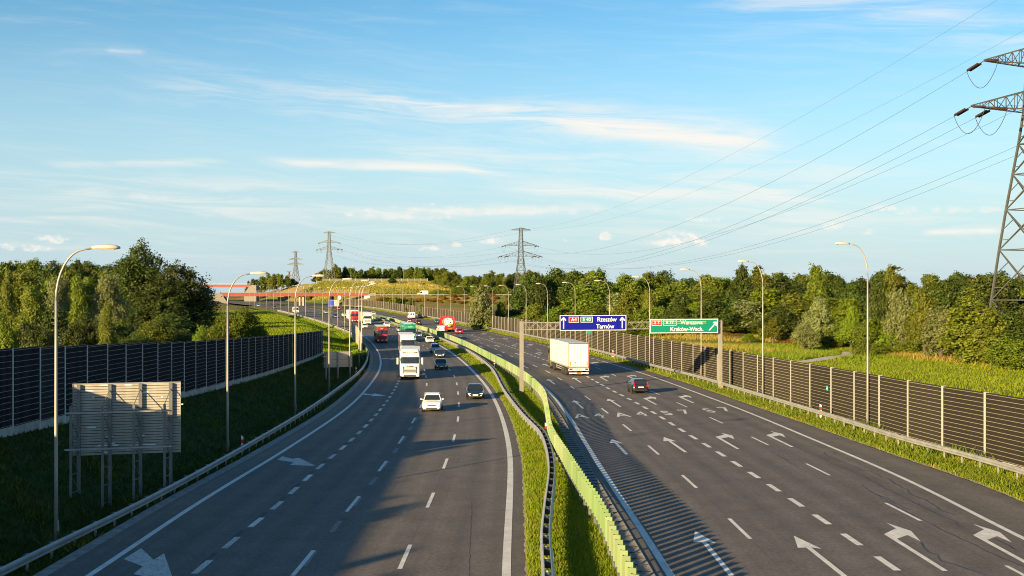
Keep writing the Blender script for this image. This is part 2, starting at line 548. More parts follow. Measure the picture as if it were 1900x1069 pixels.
# ------------------------------------------------------------------ object helpers
class MB:
    """Collects shapes and links them as ONE mesh object."""

    def __init__(s):
        s.v, s.f, s.m = [], [], []

    def add(s, vs, fs, mi=0):
        o = len(s.v)
        s.v.extend([tuple(map(float, p)) for p in vs])
        for f in fs:
            s.f.append([o + i for i in f])
            s.m.append(mi)
        return s

    def box(s, x0, x1, y0, y1, z0, z1, mi=0):
        vs = [(x, y, z) for z in (z0, z1) for y in (y0, y1) for x in (x0, x1)]
        return s.add(vs, [(0, 2, 3, 1), (4, 5, 7, 6), (0, 1, 5, 4), (2, 6, 7, 3), (0, 4, 6, 2), (1, 3, 7, 5)], mi)

    def bar(s, p0, p1, w, h=None, mi=0):
        """A square bar between two points."""
        h = h or w
        p0, p1 = Vector(p0), Vector(p1)
        d = (p1 - p0)
        if d.length < 1e-6:
            return s
        d.normalize()
        up = Vector((0, 0, 1)) if abs(d.z) < 0.95 else Vector((0, 1, 0))
        a = d.cross(up).normalized()
        b = a.cross(d).normalized()
        vs = []
        for p in (p0, p1):
            for i, j in ((-1, -1), (1, -1), (1, 1), (-1, 1)):
                vs.append(p + a * (i * w / 2) + b * (j * h / 2))
        return s.add(vs, [(3, 2, 1, 0), (4, 5, 6, 7), (0, 1, 5, 4), (1, 2, 6, 5), (2, 3, 7, 6), (3, 0, 4, 7)], mi)

    def tube(s, pts, rads, n=8, mi=0, caps=True):
        pts = [Vector(p) for p in pts]
        if isinstance(rads, (int, float)):
            rads = [rads] * len(pts)
        rings = []
        ref = None
        for i, p in enumerate(pts):
            d = (pts[min(i + 1, len(pts) - 1)] - pts[max(i - 1, 0)]).normalized()
            if ref is None:
                ref = Vector((0, 1, 0)) if abs(d.y) < 0.9 else Vector((1, 0, 0))
            a = d.cross(ref).normalized()
            b = d.cross(a).normalized()
            ref = a.cross(d).normalized()
            rings.append([p + (a * math.cos(2 * math.pi * k / n) + b * math.sin(2 * math.pi * k / n)) * rads[i] for k in range(n)])
        return s.loft(rings, mi, caps)

    def loft(s, rings, mi=0, caps=True, closed=True):
        n = len(rings[0])
        vs = [p for r in rings for p in r]
        fs = []
        for i in range(len(rings) - 1):
            for k in range(n if closed else n - 1):
                k2 = (k + 1) % n
                fs.append((i * n + k, i * n + k2, (i + 1) * n + k2, (i + 1) * n + k))
        if caps:
            fs.append(tuple(reversed(range(n))))
            fs.append(tuple((len(rings) - 1) * n + k for k in range(n)))
        return s.add(vs, fs, mi)

    def poly(s, pts, mi=0):
        return s.add(pts, [tuple(range(len(pts)))], mi)

    def prism(s, pts2, plane, a, b, mi=0):
        """Extrude a 2-D outline; plane 'xz' runs along y, 'yz' along x, 'xy' along z."""
        def q(p, t):
            return {'xz': (p[0], t, p[1]), 'yz': (t, p[0], p[1]), 'xy': (p[0], p[1], t)}[plane]
        return s.loft([[q(p, a) for p in pts2], [q(p, b) for p in pts2]], mi)

    def mesh(s, name, mats, smooth=False):
        me = bpy.data.meshes.new(name)
        me.from_pydata(s.v, [], s.f)
        for mm in (mats if isinstance(mats, (list, tuple)) else [mats]):
            me.materials.append(mm)
        me.polygons.foreach_set('material_index', s.m)
        if smooth:
            me.polygons.foreach_set('use_smooth', [True] * len(s.f))
        me.update()
        return me

    def build(s, name, mats, parent=None, loc=(0, 0, 0), rotz=0.0, smooth=False):
        return put(name, s.mesh(name, mats, smooth), parent, loc, rotz)


def put(name, me, parent=None, loc=(0, 0, 0), rotz=0.0, scale=None):
    o = bpy.data.objects.new(name, me)
    COL.objects.link(o)
    o.location = loc
    o.rotation_euler = (0, 0, rotz)
    if scale is not None:
        o.scale = scale
    if parent is not None:
        o.parent = parent
    return o


def tag(o, label=None, cat=None, group=None, kind=None):
    if label:
        o['label'] = label
    if cat:
        o['category'] = cat
    if group:
        o['group'] = group
    if kind:
        o['kind'] = kind
    return o


def thing(name, label, cat, loc=(0, 0, 0), rotz=0.0, group=None, scale=None):
    o = put(name, None, None, loc, rotz, scale)
    o.empty_display_size = 0.3
    return tag(o, label, cat, group)


def np_mesh(name, verts, nper, mats):
    """Many separate faces of nper corners from a numpy array (faces*nper, 3)."""
    me = bpy.data.meshes.new(name)
    nv = len(verts)
    nf = nv // nper
    me.vertices.add(nv)
    me.vertices.foreach_set('co', np.asarray(verts, dtype=np.float32).ravel())
    me.loops.add(nv)
    me.loops.foreach_set('vertex_index', np.arange(nv, dtype=np.int32))
    me.polygons.add(nf)
    me.polygons.foreach_set('loop_start', np.arange(0, nv, nper, dtype=np.int32))
    me.polygons.foreach_set('loop_total', np.full(nf, nper, dtype=np.int32))
    for mm in (mats if isinstance(mats, (list, tuple)) else [mats]):
        me.materials.append(mm)
    me.update(calc_edges=True)
    return me


_dg = None


def text_mesh(s, size, m, align='CENTER'):
    cu = bpy.data.curves.new('lettering', 'FONT')
    cu.body = s
    cu.size = size
    cu.align_x = align
    cu.align_y = 'CENTER'
    cu.fill_mode = 'FRONT'
    cu.offset = 0.012 * size
    cu.resolution_u = 3
    o = bpy.data.objects.new('lettering', cu)
    COL.objects.link(o)
    dg = bpy.context.evaluated_depsgraph_get()
    me = bpy.data.meshes.new_from_object(o.evaluated_get(dg))
    bpy.data.objects.remove(o)
    bpy.data.curves.remove(cu)
    me.materials.clear()
    me.materials.append(m)
    return me
# ------------------------------------------------------------------ plan of the place
def curve(pts):
    """Smooth X(Y) through plan points (monotone cubic), straight on beyond the ends."""
    pts = sorted(((y, x) for y, x in pts))
    ys = np.array([p[0] for p in pts], float)
    xs = np.array([p[1] for p in pts], float)
    h = np.diff(ys)
    dl = np.diff(xs) / h
    m = np.zeros(len(xs))
    m[1:-1] = (dl[:-1] * h[1:] + dl[1:] * h[:-1]) / (h[1:] + h[:-1])
    m[0], m[-1] = dl[0], dl[-1]

    def f(Y):
        Y = np.asarray(Y, float)
        i = np.clip(np.searchsorted(ys, Y) - 1, 0, len(h) - 1)
        t = (Y - ys[i]) / h[i]
        tc_ = np.clip(t, 0, 1)
        a = (2 * tc_**3 - 3 * tc_**2 + 1) * xs[i] + (tc_**3 - 2 * tc_**2 + tc_) * h[i] * m[i]
        b = (-2 * tc_**3 + 3 * tc_**2) * xs[i + 1] + (tc_**3 - tc_**2) * h[i] * m[i + 1]
        r = a + b
        r = r + np.where(t < 0, (Y - ys[0]) * m[0], 0) + np.where(t > 1, (Y - ys[-1]) * m[-1], 0)
        return float(r) if r.ndim == 0 else r
    return f


L_OUT = curve([(30, -15.1), (40.5, -15), (53, -15), (74.4, -14.5), (98.6, -14.4), (128.5, -15.8), (151, -17.5), (177, -20.4),
               (212, -25.3), (282, -37.6), (326, -47.7), (389, -64), (484, -93), (580, -124), (650, -147), (760, -190), (900, -250)])
L_IN = curve([(30, -.2), (40.5, -.2), (74.4, -.2), (94, -.9), (121, -2.6), (146, -4.9), (180, -8.6), (223, -14.3), (290, -25.0),
              (385, -45), (479, -71), (555, -96), (650, -128), (760, -172), (900, -232)])
FENCE = curve([(30, 3.7), (38.4, 3.66), (46.6, 3.6), (53, 3.3), (61, 2.95), (72, 2.5), (86, 2.65), (101, 2.75), (114.5, 2.05),
               (146.5, -1.2), (169, -4), (190, -6.6), (223, -11.2), (259, -16.9), (321, -28.2), (391, -43), (430, -53)])
R_IN = curve([(30, 5.8), (40.5, 5.63), (67, 5.08), (96, 4.55), (120, 3.6), (146, 1.2), (190, -4.2), (223, -8.8), (259, -14.4), (321, -25.2),
              (391, -40), (480, -64), (555, -88), (650, -119), (760, -162), (900, -222)])
R_OUT = curve([(30, 20.8), (46.6, 20.9), (60.6, 21.2), (80, 20.6), (98, 19.8), (114.6, 18.7), (143, 16.4), (181, 11.8), (212, 7.4), (265, -1.4),
               (337, -14.5), (380, -24), (445, -41.5), (552, -72), (660, -106), (760, -148), (900, -207)])
WR = curve([(30, 29.9), (64.2, 28.7), (74, 27.3), (89.5, 26.0), (108, 24.3), (127.7, 22.5), (143, 20.6), (175, 16.9), (212, 12),
            (265, 3.2), (337, -10), (380, -19.5), (445, -36.5), (552, -66), (660, -99), (760, -138), (900, -197)])
WL = curve([(0, -27.3), (61, -27.3), (95, -27.3), (125, -27.9), (160, -29.3), (190, -31.5), (240, -41), (300, -54), (390, -78), (490, -108),
            (600, -146), (700, -186), (900, -270)])
RAIL_L = curve([(30, -18.2), (40.2, -17.9), (51.9, -17.3), (76, -17.0), (91.3, -17.1), (116.6, -17.9), (143.6, -19.2), (183, -23.2),
                (217.7, -28.2), (282, -39.8), (326, -49.8), (389, -66.2), (484, -95.2), (580, -127)])
RAIL_M = curve([(30, 1.0), (37.6, 1.19), (44, 1.3), (49.6, 1.57), (60.3, 2.1), (68, 2.2), (75, 2.06), (86, 1.1), (108, -.5), (142, -2.4), (180, -6.3),
                (223, -12.4), (259, -18.2), (321, -29.8), (391, -44.6), (430, -54.6)])


def RAIL_R(Y):
    return WR(Y) - np.interp(Y, [30, 60, 72, 80, 120, 300], [3.0, 2.6, 2.4, 2.1, 1.7, 1.3])


def EDGE_R(Y):
    return R_OUT(Y) + np.interp(Y, [30, 60, 70, 100, 150, 300], [3.9, 3.3, 2.7, 1.9, 1.6, 1.4])


def EDGE_L(Y):
    return L_OUT(Y) - np.interp(Y, [30, 60, 120, 300], [1.5, 1.35, 1.2, 1.0])


def MED_L(Y):
    return L_IN(Y) + np.interp(Y, [30, 60, 120, 300], [0.75, 0.7, 0.6, 0.5])


def MED_R(Y):
    return R_IN(Y) - np.interp(Y, [30, 60, 120, 300], [0.55, 0.6, 0.6, 0.5])


def prof(Y):
    t = np.clip((np.asarray(Y, float) - 300) / 340, 0, 1)
    r = 3.1 * (3 * t * t - 2 * t**3) + np.clip(np.asarray(Y, float) - 640, 0, 400) * 0.008
    return float(r) if r.ndim == 0 else r


def ZL(Y):
    """height of the ground along the left barrier and behind it"""
    return np.interp(Y, [-60, 0, 61, 95, 125, 190, 240, 300, 400, 640, 1500], [2.9, 2.5, 2.35, 1.35, .7, -.1, .4, 1.2, 2.2, 4.6, 7])


def bank_z(X, Y):
    """left verge, ditch and bank between the kerb and the barrier"""
    X, Y = np.asarray(X, float), np.asarray(Y, float)
    p, e, r, w = prof(Y), EDGE_L(Y) - .5, RAIL_L(Y), WL(Y)
    d = r - 1.7
    q = d - 1.3
    zr, zd, zq, zw = p - .3, p - .42, p - .75, np.maximum(ZL(Y), p - .7)
    z = np.where(X > r, p - .03 + (zr - p + .03) * np.clip((e - X) / (e - r), 0, 1),
        np.where(X > d, zr + (zd - zr) * (r - X) / (r - d),
        np.where(X > q, zd + (zq - zd) * (d - X) / (d - q),
                 zq + (zw - zq) * np.clip((q - X) / np.maximum(q - w, .1), 0, 1))))
    return z


EMB = [  # crest polylines (X, Y, Z), half width of the crest, side slope
    ([(-78, 655, 8.9), (-60, 645, 9.0), (3, 612, 9.0), (60, 560, 8.4), (140, 500, 7.6), (260, 430, 6.5)], 7.0, 0.62),
    ([(-166, 642, 8.9), (-230, 625, 8.8), (-330, 600, 8.5)], 7.0, 0.62),
    ([(-190, 860, 17.6), (-130, 850, 18.3), (-60, 850, 18.3), (60, 850, 16.5), (300, 850, 14)], 25.0, 0.062),
    ([(-184, 806, 15.2), (-150, 845, 17.6)], 7.0, 0.5),
    ([(-620, 960, 13.0), (-330, 955, 13.4), (-150, 950, 13.6)], 30.0, 0.10),
]


def gz(X, Y):
    """height of the open ground at any place"""
    X, Y = np.asarray(X, float), np.asarray(Y, float)
    X, Y = np.broadcast_arrays(X, Y)
    p, wl, wr = prof(Y), WL(Y), WR(Y)
    und = .35 * np.sin(X * .05 + 1) * np.sin(Y * .04) + .2 * np.sin(X * .13) * np.cos(Y * .11)
    zr = p * .6 + und * np.clip((X - wr - 3) / 20, 0, 1) - .1 - np.clip((Y - 640) * .004, 0, 3)
    zl = np.maximum(ZL(Y), p * .7) + und * np.clip((wl - X - 3) / 20, 0, 1) - np.clip((wl - X) * .03, 0, 2.5) * np.clip((220 - Y) / 100, 0, 1)
    z = np.where(X < (wl + wr) / 2, zl, zr)
    e = np.full(X.shape, -99.0)
    for pts, w, s in EMB:
        for (x0, y0, z0), (x1, y1, z1) in zip(pts[:-1], pts[1:]):
            dx, dy = x1 - x0, y1 - y0
            t = np.clip(((X - x0) * dx + (Y - y0) * dy) / (dx * dx + dy * dy), 0, 1)
            d = np.hypot(X - x0 - t * dx, Y - y0 - t * dy)
            e = np.maximum(e, z0 + t * (z1 - z0) - np.maximum(0, d - w) * s)
    lim = np.where(X > (wl + wr) / 2, p + np.maximum(0, (X - wr - 2)) * .45, p + np.maximum(0, np.where(Y > 925, 40.0, wl - 2 - X)) * .45)
    z = np.maximum(z, np.minimum(e, lim))
    inside = (X > wl + .2) & (X < wr - .2) & (Y < 925)
    z = np.where(inside, p - 1.6, z)
    return z


def gzf(x, y):
    return float(gz(np.array([x]), np.array([y]))[0])


def ray(px, py, z=0.0):
    """plan point on the road surface (plus z) seen at a pixel of the photograph"""
    d = F * (HC - z) / max(py - YH, 4)
    for _ in range(60):
        dn = F * (HC - z - prof(d)) / max(py - YH, 4)
        d += (dn - d) * .35
    return (px - CX) / F * d, d


def along(f, y0, y1, step):
    """points on X=f(Y) at equal distances"""
    out = []
    Y = y0
    while Y <= y1:
        out.append((f(Y), Y))
        s = (f(Y + .5) - f(Y)) / .5
        Y += step / math.sqrt(1 + s * s)
    return out


def heading(f, Y):
    """unit tangent of X=f(Y), pointing away from the camera"""
    s = f(Y + 1) - f(Y - 1)
    n = math.hypot(s, 2)
    return s / n, 2 / n


def rows(y0, y1):
    Y, out = y0, []
    while Y < y1:
        out.append(Y)
        Y += max(1.6, (Y - 20) * .022)
    out.append(y1)
    return out


def strip(name, cols, y0, y1, zf, m, n=1, kind='structure', parent=None, ys=None, us=None):
    """a sheet between curves; zf(X, Y) gives its height"""
    Y = np.array(ys if ys else rows(y0, y1))
    xs = [c(Y) if callable(c) else np.full(len(Y), c) for c in cols]
    lines = []
    for a, b in zip(xs[:-1], xs[1:]):
        for k in range(n):
            lines.append(a + (b - a) * k / n)
    lines.append(xs[-1])
    mb = MB()
    nc = len(lines)
    G = np.stack(lines, 1)
    Z = zf(G, np.repeat(Y[:, None], nc, 1))
    vs = [(G[i, j], Y[i], Z[i, j]) for i in range(len(Y)) for j in range(nc)]
    fs = [(i * nc + j, i * nc + j + 1, (i + 1) * nc + j + 1, (i + 1) * nc + j) for i in range(len(Y) - 1) for j in range(nc - 1)]
    mb.add(vs, fs)
    o = mb.build(name, m, parent, smooth=True)
    if us:
        lay = o.data.uv_layers.new(name='UVMap')
        vi = np.zeros(len(o.data.loops), dtype=np.int32)
        o.data.loops.foreach_get('vertex_index', vi)
        uv = np.stack([np.array(us)[vi % nc], Y[vi // nc]], 1)
        lay.data.foreach_set('uv', uv.astype(np.float32).ravel())
    if kind:
        o['kind'] = kind
    return o


ROADZ = lambda X, Y: prof(Y) + 0 * X

# ------------------------------------------------------------------ ground
def build_ground():
    ys = [-120, -60, -20, 0] + rows(20, 320) + list(np.arange(330, 930, 8.0)) + [960, 1000, 1100, 1250, 1500, 2000, 3000, 5000, 9000]
    xo = [0, .6, 1.5, 3, 5, 8, 12, 17, 23, 30, 38, 47, 57, 68, 80, 95, 112, 132, 156, 185, 220, 260, 320, 400, 520, 700, 1000, 1600, 2600, 5000, 9000]
    mb = MB()
    G = []
    for Y in ys:
        yy = min(max(Y, 0), 900)
        wl, wr = WL(yy), WR(yy)
        G.append([wl - o for o in reversed(xo)] + list(np.linspace(wl + .3, wr - .3, 5)) + [wr + o for o in xo])
    G = np.array(G)
    Yg = np.repeat(np.array(ys)[:, None], G.shape[1], 1)
    Z = gz(G, Yg)
    nc = G.shape[1]
    vs = [(G[i, j], ys[i], Z[i, j]) for i in range(len(ys)) for j in range(nc)]
    fs, ms = [], []
    for i in range(len(ys) - 1):
        for j in range(nc - 1):
            fs.append((i * nc + j, i * nc + j + 1, (i + 1) * nc + j + 1, (i + 1) * nc + j))
            xm, ym = (G[i, j] + G[i, j + 1]) / 2, (ys[i] + ys[i + 1]) / 2
            zz = Z[i, j] - prof(ym)
            ms.append(2 if (ym > 600 and zz > 1.5) else (1 if ym > 260 else 0))
    mb.add(vs, fs)
    mb.m = ms
    o = mb.build('ground', [M['meadow'], M['field'], M['hillgrass']], smooth=True)
    o['kind'] = 'structure'


build_ground()
LA = curve([(30, -11.4), (45, -11.3), (54, -11.1), (66, -11.1), (73, -11.0), (108.7, -11.75), (129.6, -12.9), (151, -14.6), (177, -17.5), (212, -22.4), (290, -36.0), (389, -59), (480, -87), (600, -125)])
LB = curve([(30, -7.85), (42, -7.76), (54, -7.57), (66, -7.5), (78, -7.57), (99, -8.0), (120, -9.0), (150, -11.5), (177, -14.4), (212, -19.2), (290, -32.0), (389, -53), (480, -80), (600, -118)])
LC = curve([(30, -4.1), (43, -4.07), (55, -3.95), (67, -3.92), (80, -4.03), (91, -4.3), (101, -4.7), (123, -5.9), (134, -6.6), (150, -8.2), (177, -11.2), (212, -15.9), (290, -28.3), (389, -48.5), (480, -75), (600, -112)])
RA = curve([(30, 9.85), (48, 9.7), (58.7, 9.5), (73, 9.05), (85, 8.6), (96, 8.0), (107, 7.4), (118, 6.7), (146, 4.6), (181, 0.1), (212, -3.6), (265, -11.6), (337, -24.5), (400, -36.5), (445, -48.5), (552, -81), (660, -113)])
RB = curve([(30, 14.1), (45, 13.85), (74, 12.9), (82, 12.5), (94, 12.0), (106, 11.3), (120, 10.2), (146, 8.4), (181, 3.8), (212, -.1), (265, -8.3), (337, -21.3), (400, -33), (445, -45), (552, -77.5), (660, -110)])
RC = curve([(30, 18.3), (50, 18.0), (65, 17.4), (89, 16.2), (101, 15.4), (113, 14.6), (135, 12.8), (146, 12.2), (181, 7.6), (212, 3.5), (265, -5), (337, -18), (400, -30), (445, -41)])
road_l = strip('road', [EDGE_L, L_OUT, LA, LB, LC, L_IN, MED_L], 18, 900, ROADZ, M['asphalt'], us=[-.4, 0, 1, 2, 3, 4, 4.2])
road_r = strip('road', [MED_R, R_IN, RA, RB, lambda Y: RB(Y) * .5 + R_OUT(Y) * .5, R_OUT, EDGE_R], 18, 900, ROADZ, M['asphalt'], us=[-.2, 0, 1, 2, 3, 4, 4.45])
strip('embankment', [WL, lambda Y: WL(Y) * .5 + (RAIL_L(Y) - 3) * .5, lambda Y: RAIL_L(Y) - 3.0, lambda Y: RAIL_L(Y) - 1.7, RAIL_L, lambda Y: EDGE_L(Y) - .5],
      18, 195, bank_z, M['turfshade'], 3)
strip('embankment', [WL, lambda Y: WL(Y) * .5 + (RAIL_L(Y) - 3) * .5, lambda Y: RAIL_L(Y) - 3.0, lambda Y: RAIL_L(Y) - 1.7, RAIL_L, lambda Y: EDGE_L(Y) - .5],
      195, 640, bank_z, M['turf'], 3)
strip('embankment', [lambda Y: WL(Y) - 2.5, WL], 18, 640, lambda X, Y: np.maximum(ZL(Y), prof(Y) - .7), M['turf'], 1)
strip('gutter', [lambda Y: EDGE_L(Y) - .5, lambda Y: EDGE_L(Y) - .12, EDGE_L], 18, 400,
      lambda X, Y: prof(Y) + .035 - .03 * np.clip((X - EDGE_L(Y) + .5) / .5, 0, 1), M['kerb'])


def med_z(X, Y):
    a, b = MED_L(Y), MED_R(Y)
    t = np.clip((X - a) / np.maximum(b - a, .1), 0, 1)
    return prof(Y) + .03 + .10 * np.sin(t * math.pi) ** .5


strip('median', [MED_L, FENCE, lambda Y: MED_R(Y) - .75], 18, 420, med_z, M['turf'], 4)
strip('median', [MED_L, MED_R], 420, 900, lambda X, Y: prof(Y) + .05 + 0 * X, M['turf'], 2)
# precast gutter beside the right carriageway
strip('gutter', [lambda Y: MED_R(Y) - .75, lambda Y: MED_R(Y) - .5, lambda Y: MED_R(Y) - .25, MED_R], 18, 420,
      lambda X, Y: prof(Y) + np.where(np.abs(X - MED_R(Y) + .375) < .2, -.02, .05), M['kerb'])


def verge_z(X, Y):
    return prof(Y) + .02 + .10 * np.clip((X - EDGE_R(Y)) / 2.0, 0, 1)


strip('verge', [EDGE_R, RAIL_R, WR, lambda Y: WR(Y) + 1.5], 18, 760, verge_z, M['turf'], 3)
# grit and bare soil along the turf edges, with a ragged outline
def ragged(f, w, y0, y1, zf, side):
    mb = MB()
    Y, vs, fs = y0, [], []
    i = 0
    while Y < y1:
        ww = w * (.35 + 1.1 * random.random() ** 1.5)
        x = f(Y)
        xi, xo = x - side * .10 * random.random(), x + side * ww
        vs += [(xi, Y, float(zf(x + side * .02, Y)) + .012), (xo, Y, float(zf(xo, Y)) + .014)]
        if i:
            q = (2 * i - 2, 2 * i - 1, 2 * i + 1, 2 * i)
            fs.append(q if side > 0 else q[::-1])
        i += 1
        Y += random.uniform(.25, .7)
    o = mb.add(vs, fs).build('soil_edge', M['grit'])
    o['kind'] = 'structure'


ragged(MED_L, .30, 30, 150, lambda x, y: float(med_z(x, y)) if x > MED_L(y) else prof(y) + .02, 1)
ragged(EDGE_R, .35, 40, 170, lambda x, y: float(verge_z(x, y)), 1)
# precast joints of the gutter stones: thin dark gaps every metre on the near stretch
jm = MB()
for x, y in along(lambda Y: MED_R(Y) - .38, 34, 120, 1.0):
    jm.box(x - .37, x + .36, y - .012, y + .012, prof(y) + .02, prof(y) + .056)
jm.build('gutter_joint', M['rubberblack'], tag(bpy.data.objects['gutter.001'], kind='structure'))['kind'] = 'stuff'

# ------------------------------------------------------------------ painted markings (sheets 5 mm above the asphalt)
MARK = {'l': 0, 'r': 0}


def zroad(Y):
    return prof(Y) + .006


def mark_poly(road, pts, name='arrow_marking', m=None):
    """flat marking from plan points"""
    me = MB().poly([(x, y, zroad(y)) for x, y in pts]).mesh(name, m or M['paint'])
    # wind upwards
    if me.polygons[0].normal.z < 0:
        me.flip_normals()
    return put(name, me, road)


def px_mark(road, pts, name='arrow_marking', m=None):
    return mark_poly(road, [ray(*p) for p in pts], name, m)


def line_strip(road, f, w, y0, y1, name='edge_line', m=None):
    Y = np.array(rows(y0, y1))
    mb = MB()
    vs, fs = [], []
    for i, y in enumerate(Y):
        tx, ty = heading(f, y)
        x = f(y)
        vs += [(x - ty * w / 2, y + tx * w / 2, zroad(y)), (x + ty * w / 2, y - tx * w / 2, zroad(y))]
        if i:
            fs.append((2 * i - 2, 2 * i - 1, 2 * i + 1, 2 * i))
    return mb.add(vs, fs).build(name, m or M['paint'], road)


line_strip(road_l, L_OUT, .26, 20, 800)
line_strip(road_l, L_IN, .32, 20, 800)
line_strip(road_r, R_IN, .30, 20, 800)
line_strip(road_r, R_OUT, .26, 20, 170)


def dashes(road, f, w, y0, y1, on, period, m=None, part_limit=70, mats=None):
    pts = along(f, y0, y1, period)
    rest = MB()
    for i, (x, y) in enumerate(pts):
        tx, ty = heading(f, y)
        c = []
        for s, a in ((-1, 0), (1, 0), (1, on), (-1, on)):
            yy = y + ty * a - s * tx * w / 2
            xx = f(y + ty * a) + s * ty * w / 2
            c.append((xx, yy))
        if i < part_limit:
            mark_poly(road, c, 'lane_dash', (mats[i % len(mats)] if mats else m))
        else:
            rest.poly([(a, b, zroad(b)) for a, b in c])
    if rest.f:
        o = rest.build('lane_dash', m or M['paint'], road)
        o['kind'] = 'stuff'


dashes(road_r, R_OUT, .24, 171, 700, 2.2, 4.0, part_limit=20)
dashes(road_l, LA, .26, 32.7, 190, 2.1, 4.05, part_limit=45, mats=[M['paint_worn'], M['paint'], M['paint_worn']])
dashes(road_l, LB, .17, 28.6, 560, 4.0, 11.9, part_limit=40)
dashes(road_l, LC, .17, 29.6, 560, 4.0, 11.9, part_limit=40)
dashes(road_r, RA, .17, 34.4, 620, 4.2, 12.2, part_limit=40)
dashes(road_r, RB, .28, 33.0, 330, 2.2, 4.13, part_limit=70)
dashes(road_r, RC, .16, 37.7, 330, 4.3, 12.6, part_limit=24)
# remains of older dashes beside the second line of the left carriageway
for k, (x, y) in enumerate(along(LB, 36.0, 100, 5.95)):
    o = mark_poly(road_l, [(x - .02, y), (x + .22, y), (x + .22, y + 2.4), (x - .02, y + 2.4)], 'worn_dash', M['ghost'])
    o.location.z = -.003
for k, (x, y) in enumerate(along(LA, 38.9, 120, 4.05)):
    o = mark_poly(road_l, [(x - .22, y - .6), (x - .02, y - .6), (x - .02, y + 1.2), (x - .22, y + 1.2)], 'dark_patch', M['patch'])
    o.location.z = -.003


def Z1(x, y):   # zoom windows used when tracing: full-photo coordinates from an enlarged crop
    return x / 3.9583, 799 + y / 3.9583


def Z4(x, y):
    return 400 + x / 3.9583, 600 + y / 3.9583


# merge arrows on the left carriageway
px_mark(road_l, [(262, 1017.5), (285, 1039), (304.5, 1027), (323, 1080), (247, 1065.5), (265, 1051), (229, 1037.5)], m=M['paint_worn'])
px_mark(road_l, [Z4(*p) for p in ((452, 1003), (492, 977), (562, 996), (612, 987), (734, 1048), (543, 1041), (574, 1021))], m=M['paint_worn'])
px_mark(road_l, [Z4(*p) for p in ((1072, 523), (1086, 514), (1152, 523), (1166, 515), (1257, 533), (1142, 536), (1152, 529))])
px_mark(road_l, [Z4(*p) for p in ((1220, 262), (1226, 257), (1290, 260), (1298, 256), (1345, 263), (1282, 267), (1288, 264))])
px_mark(road_l, [Z4(*p) for p in ((1104, 102), (1108, 98), (1140, 100), (1144, 98), (1172, 102), (1138, 105), (1142, 103))])

STRAIGHT = [(-.10, 0), (.10, 0), (.10, 5.5), (.42, 5.25), (.0, 7.7), (-.42, 5.45), (-.10, 5.5)]
TURN = [(-.10, 0), (.10, 0), (.16, 5.4), (.85, 6.1), (.95, 4.9), (1.30, 6.9), (.85, 8.6), (.85, 7.45), (-.06, 6.3)]


def arrow_at(shape, x, y, f, wide=1.0, long=1.0):
    tx, ty = heading(f, y + 3)
    mark_poly(road_r, [(x + u * wide * ty + v * long * tx, y - u * wide * tx + v * long * ty) for u, v in shape])


for (y1, y2, y3, y4) in ((40.5, 39.5, 41.2, 41.0), (71, 72, 73.5, 74.5), (99.5, 101, 103, 104.6), (126, 128.5, 131, 132.5), (153, 155, 157, 159),
                         (182, 184, 186, 188), (212, 214, 216, 218), (243, 245, 247, 249), (275, 277, 279, 281), (308, 310, 312, 314)):
    arrow_at(STRAIGHT, (R_IN(y1) * .48 + RA(y1) * .52), y1, RA, 1.05)
    arrow_at(STRAIGHT, (RA(y2) * .52 + RB(y2) * .48), y2, RB, 1.05)
    arrow_at(TURN, (RB(y3) * .60 + RC(y3) * .40), y3, RC)
    arrow_at(TURN, (RC(y4) * .66 + R_OUT(y4) * .34), y4, R_OUT)
for s, x, y in (('A', 5.6, 93.2), ('4', 7.1, 93.6), ('A', 9.05, 94.2), ('4', 10.75, 95.0), ('S', 12.95, 95.6), ('7', 14.6, 96.6), ('S', 16.85, 97.6), ('7', 18.4, 98.6)):
    tx, ty = heading(RB, y)
    o = put('road_lettering', text_mesh(s, 1.75, M['paint']), road_r, (x, y, zroad(y)), math.atan2(-tx, ty) * 1.0, (1.0, 2.6, 1))


def seal(pts, w=.05):
    mb = MB()
    P = [ray(*p) for p in pts]
    Q = []
    for (x0, y0), (x1, y1) in zip(P[:-1], P[1:]):
        n = max(2, int(math.hypot(x1 - x0, y1 - y0) / .35))
        for k in range(n):
            t = k / n
            Q.append((x0 + (x1 - x0) * t + random.gauss(0, .028), y0 + (y1 - y0) * t + random.gauss(0, .05)))
    Q.append(P[-1])
    vs, fs = [], []
    for i, (x, y) in enumerate(Q):
        ww = w * random.uniform(.6, 1.25)
        vs += [(x - ww, y, prof(y) + .003), (x + ww, y, prof(y) + .003)]
        if i:
            fs.append((2 * i - 2, 2 * i - 1, 2 * i + 1, 2 * i))
    mb.add(vs, fs).build('crack_seal', M['seal'], road_r)


def Z8(x, y):
    return 1420 + x / 3.9583, 799 + y / 3.9583


seal([Z8(*p) for p in ((410, 155), (500, 155), (520, 175))], .03)
seal([Z8(*p) for p in ((430, 160), (450, 185), (520, 210), (570, 235), (680, 270), (710, 290), (780, 300), (860, 345), (920, 360), (960, 390), (1040, 435), (1060, 465), (1170, 505), (1240, 545), (1280, 580), (1400, 622))], .04)
seal([Z8(*p) for p in ((180, 95), (280, 145), (400, 195), (480, 240), (590, 280), (740, 345), (880, 425), (1020, 490), (1180, 570), (1300, 630), (1400, 665), (1420, 700), (1500, 725))], .035)
seal([Z8(*p) for p in ((700, 400), (820, 470), (900, 520), (1050, 600), (1180, 665), (1300, 730), (1450, 800), (1600, 870), (1750, 940), (1900, 1000))], .035)
seal([Z8(*p) for p in ((820, 470), (880, 490), (960, 535), (1060, 580))], .035)
seal([Z8(*p) for p in ((1130, 815), (1200, 890), (1270, 915), (1300, 960), (1400, 985), (1500, 1020), (1620, 1062))], .045)
